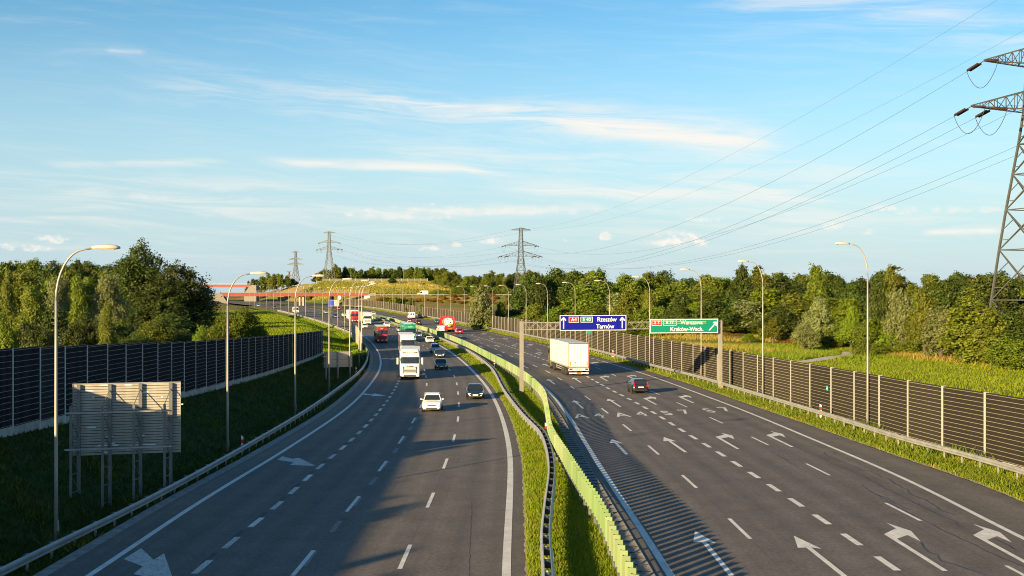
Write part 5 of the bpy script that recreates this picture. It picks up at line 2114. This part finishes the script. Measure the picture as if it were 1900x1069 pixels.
# straw and green tussocks on the hill and the embankment slopes
n = 60000
X = RNG.uniform(-210, -40, n)
Y = RNG.uniform(690, 845, n)
k = X > WR(np.clip(Y, 0, 900)) + 6
X, Y = X[k], Y[k]
k = patchy(X, Y, .035, 4, .1)
blades('dry_grass', X, Y, gz(X, Y), .9, .3, LM['straw'], .5)
blades('grass', X[k], Y[k], gz(X[k], Y[k]), 1.0, .35, LM['olive'], .5)
# ------------------------------------------------------------------ vehicles (forward is +X, wheels on z = 0)
def quad_inset(mb, q, m=.06, off=.008, mi=0, mx=None):
    """a pane lying just proud of a four-cornered face"""
    q = [Vector(p) for p in q]
    c = sum(q, Vector()) / 4
    n = (q[1] - q[0]).cross(q[3] - q[0]).normalized()
    mx = mx if mx is not None else m
    L = (q[1] - q[0]).length
    Hh = (q[3] - q[0]).length
    u, v = min(.45, mx / max(L, .01)), min(.45, m / max(Hh, .01))

    def bl(s, t):
        return (q[0] * (1 - s) + q[1] * s) * (1 - t) + (q[3] * (1 - s) + q[2] * s) * t
    p = [bl(u, v), bl(1 - u, v), bl(1 - u, 1 - v), bl(u, 1 - v)]
    vs = [a + n * off for a in p] + [a - n * .02 for a in p]
    mb.add(vs, [(0, 1, 2, 3), (0, 4, 5, 1), (1, 5, 6, 2), (2, 6, 7, 3), (3, 7, 4, 0)], mi)


def wheel(root, x, y, r, w, side, dual=False):
    t = MB()
    n = 18
    rings = []
    for v, rr in ((-w / 2, r * .62), (-w / 2, r * .94), (-w / 2 + .03, r), (w / 2 - .03, r), (w / 2, r * .94), (w / 2, r * .62)):
        rings.append([(math.cos(2 * math.pi * k / n) * rr, v, math.sin(2 * math.pi * k / n) * rr) for k in range(n)])
    t.loft(rings, 0, True)
    o = t.build('wheel', M['tyre'], root, (x, y, r), 0)
    rm = MB()
    yo = side * (w / 2 + .012)
    ring = [(math.cos(2 * math.pi * k / n) * r * .6, yo, math.sin(2 * math.pi * k / n) * r * .6) for k in range(n)]
    ring2 = [(math.cos(2 * math.pi * k / n) * r * .18, yo - side * .05, math.sin(2 * math.pi * k / n) * r * .18) for k in range(n)]
    for k in range(0, n, 2):
        k2 = (k + 1) % n
        rm.add([ring[k], ring[k2], ring2[k2], ring2[k]], [(0, 1, 2, 3)] if side < 0 else [(3, 2, 1, 0)])
    rm.add(ring2, [tuple(range(n))])
    rm.build('rim', M['rim'], o)
    return o


def car(label, paint, x, y, a, kind='hatch', s=.95, z=None, group=None, plate=True, lights=None):
    """shaped body shell, tapered cabin with panes, wheels in arches, lamps, bumpers, mirrors, plates"""
    K = dict(
        hatch=dict(L=4.15, W=1.74, H=1.48, hood=.86, belt=.95, ws=.78, rf=.10, rr=-1.35, bk=-1.98, tail=.98, tl=-2.02),
        small=dict(L=3.8, W=1.65, H=1.45, hood=.88, belt=.95, ws=.72, rf=.05, rr=-1.35, bk=-1.82, tail=.98, tl=-1.86),
        sedan=dict(L=4.6, W=1.80, H=1.43, hood=.83, belt=.93, ws=.72, rf=-.02, rr=-1.05, bk=-1.65, tail=.98, tl=-2.25),
        estate=dict(L=4.6, W=1.80, H=1.48, hood=.86, belt=.95, ws=.80, rf=.10, rr=-1.85, bk=-2.2, tail=.98, tl=-2.26),
        suv=dict(L=4.6, W=1.88, H=1.72, hood=1.05, belt=1.13, ws=.80, rf=.22, rr=-1.75, bk=-2.15, tail=1.15, tl=-2.24),
        mpv=dict(L=4.5, W=1.82, H=1.65, hood=.98, belt=1.02, ws=1.05, rf=.30, rr=-1.75, bk=-2.10, tail=1.05, tl=-2.20),
    )[kind]
    L, W, H = K['L'], K['W'], K['H']
    h = W / 2
    zz = prof(y) if z is None else z
    root = thing('car', label, 'car', (x, y, zz + .005), a, group, (s, s, s))
    f, b = L / 2, -L / 2
    hood, belt = K['hood'], K['belt']
    # body: sections from tail to nose
    st = [(b, .42, .74, .80), (b + .05, .30, K['tail'] - .06, .90), (b + .35, .24, K['tail'], .97), (K['bk'] + .5, .22, belt + .01, 1.0), (-.4, .20, belt, 1.0),
          (K['ws'] - .1, .20, belt - .01, 1.0), (K['ws'] + .25, .20, hood + .02, .995), (f - .55, .22, hood - .06, .97), (f - .18, .24, hood - .18, .90), (f - .03, .28, hood - .30, .80), (f, .38, .60, .72)]
    rings = []
    for xx, z0, z1, k in st:
        w = h * k
        zm = z0 + (z1 - z0) * .55
        rings.append([(xx, -w * .90, z0), (xx, -w * .99, z0 + .12), (xx, -w, zm), (xx, -w * .97, z1 - .07), (xx, -w * .86, z1), (xx, -w * .4, z1 + .03), (xx, w * .4, z1 + .03), (xx, w * .86, z1),
                      (xx, w * .97, z1 - .07), (xx, w, zm), (xx, w * .99, z0 + .12), (xx, w * .90, z0)])
    body = MB().loft(rings)
    # cabin
    wb, wr = h * .90, h * .70
    x0, x1, x2, x3 = K['ws'] + .06, K['rf'], K['rr'], K['bk']
    zb, zt = belt - .02, H
    cab = [[(x3, -wb, zb), (x3, wb, zb), (x0, wb, zb), (x0, -wb, zb)],
           [(x2 - .16, -wr * 1.04, zt - .10), (x2 - .16, wr * 1.04, zt - .10), (x1 + .16, wr * 1.04, zt - .10), (x1 + .16, -wr * 1.04, zt - .10)],
           [(x2, -wr * .92, zt - .02), (x2, wr * .92, zt - .02), (x1 - .05, wr * .92, zt - .02), (x1 - .05, -wr * .92, zt - .02)],
           [(x2 + .3, -wr * .6, zt), (x2 + .3, wr * .6, zt), (x1 - .4, wr * .6, zt), (x1 - .4, -wr * .6, zt)]]
    for r0, r1 in zip(cab[:-1], cab[1:]):
        for k in range(4):
            k2 = (k + 1) % 4
            body.add([r0[k], r0[k2], r1[k2], r1[k]], [(3, 2, 1, 0)])
    body.add(cab[-1], [(0, 3, 2, 1)])
    body.build('body', paint, root)
    lo, hi = cab[0], cab[1]
    g = MB()
    quad_inset(g, [lo[2], lo[3], hi[3], hi[2]][::-1] if False else [lo[3], lo[2], hi[2], hi[3]], .05, .010, 0, .07)
    g.build('windscreen', M['glass'], root)
    g = MB()
    quad_inset(g, [lo[1], lo[0], hi[0], hi[1]], .07, .010, 0, .09)
    g.build('rear_window', M['glass'], root)
    for sd in (0, 1):
        A, B, C, D = (lo[0], lo[3], hi[3], hi[0]) if sd == 0 else (lo[2], lo[1], hi[1], hi[2])
        A, B, C, D = map(Vector, (A, B, C, D))
        for t0, t1 in ((.06, .46), (.50, .95)):
            g = MB()
            q = [A.lerp(B, t0), A.lerp(B, t1), D.lerp(C, t1), D.lerp(C, t0)]
            quad_inset(g, q, .05, .010, 0, .03)
            g.build('side_window', M['glass'], root)
    r = .31 if kind not in ('suv',) else .36
    for xx in (f - .82, b + .78):
        for sd in (-1, 1):
            ar = MB()
            n = 14
            pts = [(xx + math.cos(math.pi * k / n) * (r + .07), sd * (h * .995 + .006), r + math.sin(math.pi * k / n) * (r + .07)) for k in range(n + 1)]
            pts += [(xx - r - .07, sd * (h * .98), .20), (xx + r + .07, sd * (h * .98), .20)]
            ar.poly(pts if sd < 0 else pts[::-1])
            ar.build('wheel_arch', M['plastic'], root)
            wheel(root, xx, sd * (h - .09), r, .20, sd)
    # nose
    zl = hood - .22
    for sd in (-1, 1):
        m = MB()
        m.loft([[(f - .10, sd * h * .46, zl - .07), (f - .16, sd * h * .82, zl - .05), (f - .22, sd * h * .84, zl + .09), (f - .16, sd * h * .50, zl + .06)],
                [(f - .01, sd * h * .46, zl - .07), (f - .09, sd * h * .80, zl - .05), (f - .15, sd * h * .82, zl + .09), (f - .08, sd * h * .50, zl + .06)]])
        m.build('headlight', M['lens'], root)
        m = MB().box(f - .06, f + .012, sd * h * .62 - .07, sd * h * .62 + .07, .40, .48)
        m.build('fog_light', M['lens'], root)
        m = MB()
        zt_ = K['tail']
        m.box(b - .012, b + .16, sd * h * .82 - .08, sd * h * .82 + .08, zt_ - .26, zt_ - .06)
        if kind in ('hatch', 'small', 'suv', 'mpv', 'estate'):
            m.box(K['bk'] + .0, K['bk'] + .14, sd * h * .80 - .035, sd * h * .80 + .035, zt_ - .05, zt_ + .20)
        m.build('tail_light', M['tail'], root)
        m = MB().loft([[(K['ws'] - .08, sd * (h - .02), belt + .02), (K['ws'] - .08, sd * (h + .17), belt + .03), (K['ws'] - .08, sd * (h + .17), belt + .17), (K['ws'] - .08, sd * (h - .02), belt + .12)],
                       [(K['ws'] + .06, sd * (h - .02), belt + .03), (K['ws'] + .06, sd * (h + .12), belt + .05), (K['ws'] + .06, sd * (h + .12), belt + .14), (K['ws'] + .06, sd * (h - .02), belt + .10)]])
        m.build('mirror', paint, root)
    gr = MB().box(f - .05, f + .016, -h * .42, h * .42, zl - .10, zl + .01)
    for k in range(3):
        gr.box(f, f + .024, -h * .40, h * .40, zl - .085 + k * .035, zl - .075 + k * .035, 1)
    gr.build('grille', [M['plastic'], M['rim']], root)
    MB().box(f - .08, f + .014, -h * .55, h * .55, .30, .42).build('air_intake', M['plastic'], root)
    if plate:
        MB().box(f + .012, f + .028, -.26, .26, .44, .55).build('plate', M['white'], root)
        MB().box(b - .022, b - .004, -.26, .26, .62, .73).build('plate', M['white'], root)
    MB().box(b - .012, b + .10, -h * .80, h * .80, .34, .42).build('bumper_trim', M['plastic'], root)
    return root


def rounded_front(x, w, r=.28, back=-2.2):
    """plan outline of a truck cab: flat back, front with rounded corners"""
    return [(back, -w), (x - r, -w), (x - r * .35, -w + .10), (x - .02, -w + .42), (x, -.3), (x, .3), (x - .02, w - .42), (x - r * .35, w - .10), (x - r, w), (back, w)]


def truck(label, paint, x, y, a, trailer, curtain=None, s=.95, z=None, name='truck', text=None, lightbar=False, length=13.6, cat='truck', high=True, rear=None, roofm=None, kind='box', tt=4.0):
    zz = prof(y) if z is None else z
    root = thing(name, label, cat, (x, y, zz + .005), a, None, (s, s, s))
    w = 1.24
    top = 3.72 if high else 3.2
    st = [(-.02, .38, w * .97), (0, .75, w), (0, 1.30, w), (-.02, 1.92, w), (-.10, 2.05, w * .99), (-.34, 2.85, w * .98), (-.42, 3.0, w * .97), (-.75, top - .22, w * .92), (-1.15, top, w * .86)]
    rings = [[(px_, py_, zq) for px_, py_ in rounded_front(xf, ww)] for xf, zq, ww in st]
    cab = MB().loft(rings)
    cab.build('cab', paint, root)
    # windscreen follows the cab outline
    g = MB()
    o0, o1 = rounded_front(-.055, w * .99), rounded_front(-.315, w * .98)
    for k in range(2, 7):
        q0, q1 = Vector((*o0[k], 2.02)), Vector((*o0[k + 1], 2.02))
        q2, q3 = Vector((*o1[k + 1], 2.80)), Vector((*o1[k], 2.80))
        nrm = Vector((q0.x + q1.x + 3, (q0.y + q1.y) / 2 * .6, 0)).normalized() * .02
        g.add([p + nrm for p in (q0, q1, q2, q3)], [(0, 1, 2, 3)])
    g.build('windscreen', M['glass'], root)
    vis = MB()
    o2, o3 = rounded_front(-.22, w * 1.0), rounded_front(-.10, w * 1.0)
    vis.loft([[(*o2[k], 2.98) for k in range(2, 8)] + [(*o2[k], 2.86) for k in range(7, 1, -1)], [(*o3[k], 2.93) for k in range(2, 8)] + [(*o3[k], 2.84) for k in range(7, 1, -1)]])
    vis.build('sun_visor', M['plastic'] if paint is not P_WHITE else paint, root)
    for sd in (-1, 1):
        g = MB().add([(-1.55, sd * (w + .006), 2.0), (-.45, sd * (w + .006), 1.9), (-.58, sd * (w * .99 + .006), 2.75), (-1.5, sd * (w * .99 + .006), 2.75)], [(0, 1, 2, 3) if sd < 0 else (3, 2, 1, 0)])
        g.build('side_window', M['glass'], root)
        MB().box(-.22, -.02, sd * (w + .30) - .10, sd * (w + .30) + .10, 1.95, 2.75).build('mirror', paint if paint is P_WHITE else M['plastic'], root)
        MB().bar((-.3, sd * w, 2.7), (-.12, sd * (w + .25), 2.7), .04).bar((-.3, sd * w, 2.05), (-.12, sd * (w + .25), 2.05), .04).build('mirror_arm', M['plastic'], root)
        MB().box(-.20, .025, sd * .92 - .20, sd * .92 + .20, .62, .82).build('headlight', M['lens'], root)
        MB().box(-.12, .022, sd * .85 - .10, sd * .85 + .10, .44, .54).build('fog_light', M['lens'], root)
        MB().box(-2.15, -.30, sd * (w - .03) - .03, sd * (w - .03) + .03, .38, .70).build('step', M['plastic'], root)
    gr = MB().box(-.06, .012, -.86, .86, .84, 1.66)
    bars = MB()
    for k in range(5):
        z0 = .92 + k * .155
        ww = .84 - .03 * k if k else .76
        bars.box(.0, .035, -ww, ww, z0, z0 + .055)
    gr.build('grille', M['plastic'], root)
    bars.build('grille_bars', paint if paint is not P_GREEN else M['rim'], root)
    MB().box(-.08, .020, -.80, .80, .40, .60).build('bumper_intake', M['plastic'], root)
    MB().box(.02, .034, -.26, .26, .62, .74).build('plate', M['white'], root)
    if lightbar:
        m = MB()
        for k in range(4):
            m.tube([(-.72, -.42 + k * .28, 3.30), (-.60, -.42 + k * .28, 3.30)], .11, 12)
        m.build('roof_lamp', M['lens'], root)
        for sd in (-1, 1):
            MB().tube([(-.72, sd * .72, 3.30), (-.60, sd * .72, 3.30)], .10, 12).build('roof_lamp', M['amber'], root)
        MB().box(-.70, -.66, -.90, .90, 3.16, 3.44).build('lamp_bar', M['plastic'], root)
    if text:
        tx_, zz_, sz_, mm_ = text
        o = put('lettering', text_mesh(tx_, sz_, mm_), root, (.028 if zz_ < 2 else -.40 + (3.0 - zz_) * .42, 0, zz_))
        o.rotation_euler = (rad(90), 0, rad(90))
        if zz_ > 2:
            o.rotation_euler = (rad(63), 0, rad(90))
            o.location.x += .05
    # tractor chassis
    ch = MB().box(-5.9, -.3, -.42, .42, .55, .95).box(-5.2, -2.3, -1.10, -.5, .45, 1.0).box(-5.2, -2.3, .5, 1.10, .45, 1.0)
    ch.build('chassis', M['chassis'], root)
    for xx in (-1.35, -5.0):
        for sd in (-1, 1):
            wheel(root, xx, sd * .98, .50, .46 if xx < -2 else .32, sd)
            MB().loft([[(xx + math.cos(t) * .62, sd * (.75 if k == 0 else 1.24), .5 + math.sin(t) * .62) for t in np.linspace(.1, math.pi - .1, 9)] for k in (0, 1)], 0, False, False).build('mudguard', M['plastic'], root)
    # trailer
    x1, x0 = -2.65, -2.65 - length
    if kind == 'box':
        t = MB()
        t.box(x0, x1, -1.27, 1.27, 1.10, tt, 0)
        tr = t.build('trailer', curtain or trailer, root)
        MB().box(x0 - .01, x1 + .01, -1.25, 1.25, tt, tt + .03).build('trailer_roof', roofm or T_WHITE, root)
        MB().box(x1, x1 + .02, -1.24, 1.24, 1.15, tt - .02).build('trailer_front', trailer, root)
        for sd in (-1, 1):
            MB().box(x0, x1, sd * 1.275 - .012, sd * 1.275 + .012, 1.02, 1.20).build('side_rail', M['galv'], root)
            MB().box(x0, x1, sd * 1.275 - .012, sd * 1.275 + .012, tt - .1, tt + .01).build('side_rail', trailer, root)
            rb = MB()
            n = 7
            for k in range(n + 1):
                xx = x0 + .05 + (length - .1) * k / n
                rb.box(xx - .03, xx + .03, sd * 1.275 - .010, sd * 1.275 + .010, 1.2, tt - .1)
            rb.build('side_seam', curtain or trailer, root)
            MB().box(x0 + 3.6, x1 - 4.2, sd * 1.2 - .02, sd * 1.2 + .02, .50, .62).box(x0 + 3.6, x1 - 4.2, sd * 1.2 - .02, sd * 1.2 + .02, .74, .86).build('side_guard', M['galv'], root)
    MB().box(x0 + .1, x1 - .3, -.5, .5, .80, 1.10).build('trailer_chassis', M['chassis'], root)
    for k in range(3):
        for sd in (-1, 1):
            wheel(root, x0 + 2.2 + k * 1.31, sd * 1.02, .50, .40, sd)
    if rear:
        rear(root, x0)
    else:
        MB().box(x0 - .02, x0, -1.2, -.01, 1.15, tt - .05).build('rear_door', trailer, root)
        MB().box(x0 - .02, x0, .01, 1.2, 1.15, tt - .05).build('rear_door', trailer, root)
        MB().box(x0 - .05, x0 + .05, -1.2, 1.2, .62, .88).build('rear_bumper', M['galv'], root)
        for sd in (-1, 1):
            MB().box(x0 - .07, x0 - .04, sd * .95 - .22, sd * .95 + .22, .66, .82).build('tail_light', M['tail'], root)
    return root


def reefer_rear(root, x0):
    """rear of the white refrigerated trailer: red frame, two doors with lock bars, light bar, plates"""
    fr = MB()
    for y0, y1, z0, z1 in ((-1.27, -1.17, 1.05, 4.0), (1.17, 1.27, 1.05, 4.0), (-1.17, 1.17, 3.90, 4.0), (-1.17, 1.17, 1.05, 1.14)):
        fr.box(x0 - .05, x0, y0, y1, z0, z1)
    fr.build('rear_frame', P_RED, root)
    for sd in (-1, 1):
        d = MB().box(x0 - .035, x0, min(sd * .015, sd * 1.165), max(sd * .015, sd * 1.165), 1.15, 3.89)
        dr = d.build('rear_door', T_WHITE, root)
        for v in (.16, .58):
            MB().tube([(x0 - .065, sd * v, 1.15), (x0 - .065, sd * v, 3.89)], .018, 6).build('lock_bar', M['galv'], dr)
        MB().box(x0 - .05, x0 - .03, sd * .85 - .14, sd * .85 + .14, 1.22, 1.36).build('door_label', T_CREAM, dr)
        MB().box(x0 - .045, x0 - .030, sd * 1.02 - .08, sd * 1.02 + .08, 1.20, 1.75).build('reflector', M['amber'], root)
        MB().box(x0 - .08, x0 - .04, sd * .98 - .20, sd * .98 + .20, .72, .90).build('tail_light', M['tail'], root)
        MB().box(x0 - .05, x0 + .01, sd * 1.05 - .16, sd * 1.05 + .16, .18, .62).build('mud_flap', M['plastic'], root)
    MB().box(x0 - .045, x0 - .030, .30, .46, 1.55, 1.68).build('warning_label', P_RED, root)
    MB().box(x0 - .04, x0, -1.2, 1.2, .92, 1.04).build('rear_sill', M['galv'], root)
    MB().box(x0 - .06, x0 - .0, -1.25, 1.25, .64, .91).build('light_bar', T_WHITE, root)
    pl = MB().box(x0 - .085, x0 - .06, -.52, .52, .66, .90).build('plate', T_CREAM, root)
    o = put('lettering', text_mesh('RPR 06 FT', .2, M['plastic']), pl, (x0 - .09, 0, .78))
    o.rotation_euler = (rad(90), 0, rad(-90))
    MB().box(x0 - .06, x0 - .0, -1.2, 1.2, .30, .42).build('underrun_bar', M['white'], root)
    MB().box(x0 - .085, x0 - .06, -.26, .26, .30, .42).build('plate', M['amber'], root)


def van(label, paint, x, y, a, s=.95, cat='van', high=True, z=None):
    zz = prof(y) if z is None else z
    root = thing('van', label, cat, (x, y, zz + .005), a, None, (s, s, s))
    h = .96
    H = 2.45 if high else 2.0
    L = 5.3
    f, b = L / 2, -L / 2
    side = [(b, .35), (f - .05, .35), (f, .75), (f - .12, 1.02), (f - .75, 1.18), (f - 1.45, H - .15), (f - 1.75, H), (b + .12, H), (b, H - .15)]
    m = MB()
    m.loft([[(u, v, w) for u, w in side] for v in (-h * .96, -h, h, h * .96)])
    m.build('body', paint, root)
    g = MB()
    quad_inset(g, [(f - .75, h * .9, 1.18), (f - .75, -h * .9, 1.18), (f - 1.45, -h * .9, H - .15), (f - 1.45, h * .9, H - .15)][::-1], .07, .015)
    g.build('windscreen', M['glass'], root)
    g = MB()
    g.add([(f - .77, h * .88, 1.22), (f - .77, -h * .88, 1.22), (f - 1.40, -h * .88, H - .22), (f - 1.40, h * .88, H - .22)], [(0, 3, 2, 1)])
    for p in range(len(g.v)):
        g.v[p] = (g.v[p][0] + .03, g.v[p][1], g.v[p][2] + .02)
    g.build('windscreen', M['glass'], root)
    for sd in (-1, 1):
        MB().add([(f - 2.3, sd * (h + .008), 1.2), (f - 1.05, sd * (h + .008), 1.2), (f - 1.5, sd * (h + .008), H - .4), (f - 2.3, sd * (h + .008), H - .4)], [(0, 1, 2, 3) if sd < 0 else (3, 2, 1, 0)]).build('side_window', M['glass'], root)
        MB().box(f - .14, f + .01, sd * .72 - .14, sd * .72 + .14, .72, .95).build('headlight', M['lens'], root)
        MB().box(b - .02, b + .05, sd * .86 - .07, sd * .86 + .07, .80, 1.35).build('tail_light', M['tail'], root)
        MB().box(f - 1.1, f - .98, sd * (h + .14) - .12, sd * (h + .14) + .12, 1.2, 1.55).build('mirror', M['plastic'], root)
        MB().box(b - .02, b, min(sd * .02, sd * .85), max(sd * .02, sd * .85), .5, H - .2).build('rear_door', paint, root)
        MB().box(b - .028, b - .018, min(sd * .15, sd * .75), max(sd * .15, sd * .75), 1.45, H - .45).build('rear_window', M['glass'], root)
        for xx in (f - .9, b + 1.0):
            wheel(root, xx, sd * (h - .10), .35, .24, sd)
    MB().box(f - .08, f + .02, -.55, .55, .5, .72).build('grille', M['plastic'], root)
    MB().box(b - .05, b + .05, -h * .95, h * .95, .35, .52).build('bumper_trim', M['plastic'], root)
    MB().box(f + .0, f + .025, -.26, .26, .40, .50).build('plate', M['white'], root)
    MB().box(b - .065, b - .045, -.26, .26, .56, .66).build('plate', M['white'], root)
    return root


def onc(f, Y):
    tx, ty = heading(f, Y)
    return math.atan2(-ty, -tx)


def away(f, Y):
    tx, ty = heading(f, Y)
    return math.atan2(ty, tx)


def cl(px, py, f, kind, paint, label, s=.95, **kw):
    x, y = ray(px, py)
    L = dict(hatch=4.15, small=3.8, sedan=4.6, estate=4.6, suv=4.6, mpv=4.5)[kind] * s / 2
    tx, ty = heading(f, y)
    return car(label, paint, x + tx * L * .9, y + ty * L * .9, onc(f, y), kind, s, **kw)


def cr(px, py, f, kind, paint, label, s=1.0, **kw):
    x, y = ray(px, py)
    L = dict(hatch=4.15, small=3.8, sedan=4.6, estate=4.6, suv=4.6, mpv=4.5)[kind] * s / 2
    tx, ty = heading(f, y)
    return car(label, paint, x + tx * L * .9, y + ty * L * .9, away(f, y), kind, s, **kw)


# oncoming traffic on the left carriageway
cl(801, 765, LB, 'hatch', P_WHITE, 'white hatchback, the nearest oncoming car on the left carriageway', .97)
cl(882, 742, LC, 'sedan', P_BLACK, 'black sedan nearest to the median, ahead of the white hatchback', .93)
cl(819, 686, LC, 'sedan', P_BLACK, 'black sedan with bright headlights right of the big white truck', .92)
cl(816, 664.5, LC, 'sedan', P_NAVY, 'dark blue sedan just behind the black sedan in the middle lane', .90)
cl(809, 655.5, LB, 'mpv', P_SILVER, 'silver people carrier half hidden behind the dark blue sedan', .92)
cl(798.5, 637, LC, 'sedan', P_WHITE, 'white low car in the lane beside the median', .92)
cl(777, 626.5, LC, 'sedan', P_BLUEGREY, 'pale blue car right behind the green truck', .95)
cl(719, 608, LC, 'suv', P_WHITE, 'white off-road car beyond the dark red truck', .95)
cl(743, 616, LC, 'sedan', P_SILVER, 'silver car partly hidden at the left side of the green truck', .95)
cl(677.5, 609.5, LA, 'hatch', P_WHITE, 'small white car in front of the white truck with the beige trailer', .95)
cl(623, 589.5, LB, 'sedan', P_BLACK, 'distant black car left of the red truck with the white trailer', .95)
cl(640, 588, LC, 'hatch', P_WHITE, 'distant white car tucked behind the white trailer', .95)
cl(606, 582, LC, 'estate', P_SILVER, 'distant silver car under the right part of the red bridge', .95)
cl(510, 573.5, LB, 'sedan', P_BLACK, 'very distant black car left of the bridge pier', 1.0)
cl(480, 569, LB, 'sedan', P_TEAL, 'very distant pale teal car at the left end of the visible road', 1.0)
x, y = ray(548.5, 581)
van('white delivery van driving towards the camera near the bridge pier', P_WHITE, x, y, onc(LA, y), 1.05)

x, y = ray(760.5, 705)
truck('big white truck with a row of roof lamps, nearest oncoming truck', P_WHITE, x, y, onc(LB, y), T_WHITE, None, .93, text=('SCANIA', 1.70, .24, M['plastic']), lightbar=True, tt=3.45)
x, y = ray(757, 664)
truck('pale blue-white truck with a dark purple trailer, right behind the big white truck', P_PALEBLUE, x, y, onc(LB, y), T_GREY, T_PURPLE, .93, tt=3.75)
x, y = ray(709.5, 637)
truck('dark red truck with a dark curtain trailer and white roof', P_RED, x, y, onc(LA, y), T_DARK, T_DARK, .88, tt=3.8, text=('TRANS', 3.30, .26, M['white']))
x, y = ray(760, 636)
truck('green truck half hidden behind the pale truck with the purple trailer', P_GREEN, x, y + 2, onc(LB, y), P_GREEN, P_GREEN, .95, text=('CARGO', 3.30, .26, M['white']))
x, y = ray(682, 603)
truck('white truck pulling a beige curtain trailer in the distance', P_WHITE, x, y, onc(LB, y), T_BEIGE, T_BEIGE, .97)
x, y = ray(659, 598.5)
truck('distant red truck pulling a plain white trailer', P_RED, x, y, onc(LB, y), T_CREAM, T_CREAM, 1.0)

# traffic driving away on the right carriageway
x, y = ray(1062.5, 698)
tx, ty = heading(RA, y)
truck('white refrigerated semi-trailer truck with red rear frame driving away in the second lane', P_GOLD, x + tx * 16.2, y + ty * 16.2, away(RA, y + 8) + rad(1.5), T_CREAM, None, 1.0, rear=reefer_rear, roofm=T_GREY, high=False)
cr(1188.5, 731, RB, 'small', P_BLACK, 'black small hatchback driving away right of the white trailer', 1.0)
cr(853, 620.5, RB, 'hatch', P_DRED, 'dark red hatchback beside the red tanker truck')
cr(777, 603, RB, 'mpv', P_BLACK, 'black people carrier driving away left of the tanker truck')
cr(761, 599, RA, 'hatch', P_DRED, 'dark car with a white plate just left of the black people carrier')
cr(812, 601, RB, 'sedan', P_NAVY, 'dark blue car between the white van and the tanker truck')
cr(731.5, 595.5, RA, 'sedan', P_BLUEGREY, 'slate blue car driving away beyond the dark green fence panels')
cr(693, 587, RA, 'suv', P_WHITE, 'white car driving away above the dark green fence panels')
cr(779, 590.5, RC, 'hatch', P_BLACK, 'distant dark car on the shoulder right of the white box van')
cr(629, 575.5, RA, 'hatch', P_DRED, 'very distant red car right of the blue truck')
x, y = ray(763, 591.5)
van('white box van driving away near the right noise barrier', P_WHITE, x, y, away(RC, y), 1.0)
x, y = ray(816, 617)
van('low white van half hidden behind the green median fence', P_WHITE, x, y + 3, away(RA, y), .85, high=False)
x, y = at(784, 640)
van('white camper van on the road above the reddish embankment', P_WHITE, x, 642, rad(190), 1.1, z=gzf(x, 642))
x, y = ray(620, 572.5)
truck('distant blue truck with a grey rear driving away under the bridge', P_BLUE if False else P_NAVY, *(lambda t: (x + t[0] * 16, y + t[1] * 16))(heading(RA, y)), away(RA, y + 8) + rad(4), T_GREY, T_BLUE, 1.0)


def tanker():
    x, y = ray(834, 617)
    tx, ty = heading(RA, y)
    L = 9.5

    def rear(root, x0):
        for sd in (-1, 1):
            for xx in (x0 + .06, x0 + 3.0, x0 + 6.06):
                MB().box(xx - .07, xx + .07, sd * 1.2 - .07, sd * 1.2 + .07, 1.2, 3.8).build('frame_post', P_RED, root)
            for zz in (1.22, 3.75):
                MB().box(x0, x0 + 6.1, sd * 1.2 - .06, sd * 1.2 + .06, zz - .07, zz + .07).build('frame_rail', P_RED, root)
        for xx in (x0 + .06, x0 + 6.06):
            for zz in (1.22, 3.75):
                MB().box(xx - .06, xx + .06, -1.14, 1.14, zz - .08, zz + .08).build('frame_rail', P_RED, root)
            MB().bar((xx, -1.14, 1.3), (xx, -.5, 1.9), .1).bar((xx, 1.14, 1.3), (xx, .5, 1.9), .1).bar((xx, -1.14, 3.7), (xx, -.5, 3.1), .1).bar((xx, 1.14, 3.7), (xx, .5, 3.1), .1).build('frame_brace', P_RED, root)
        pts = [(x0 + .02, .25), (x0 + .10, .75), (x0 + .28, 1.02), (x0 + .55, 1.12), (x0 + 5.6, 1.12), (x0 + 5.9, .95), (x0 + 6.0, .3)]
        MB().tube([(p, 0, 2.48) for p, _ in pts], [r for _, r in pts], 20).build('tank', T_WHITE, root, smooth=True)
        MB().tube([(x0 - .02, -.15, 2.45), (x0 + .05, -.15, 2.45)], .16, 12).build('hatch_cover', M['plastic'], root)
        MB().box(x0 - .06, x0, -.35, .35, 1.75, 2.1).build('label_plate', M['amber'], root)
        MB().box(x0 - .08, x0, -1.22, 1.22, .75, 1.12).build('rear_bumper', P_RED, root)
        for sd in (-1, 1):
            MB().box(x0 - .11, x0 - .08, sd * .95 - .2, sd * .95 + .2, .82, 1.0).build('tail_light', M['tail'], root)
        MB().box(x0 - .1, x0 - .08, -.5, .5, .80, .98).build('plate', M['amber'], root)
        MB().box(x0 + .1, x0 + 9, -.6, .6, .8, 1.12).build('trailer_frame', P_RED, root)

    truck('red tanker truck with a round white tank end driving away', P_RED, x + tx * (L + 2.7), y + ty * (L + 2.7), away(RA, y), P_RED, None, 1.05, kind='tank', rear=rear, length=L, name='tanker_truck')


tanker()
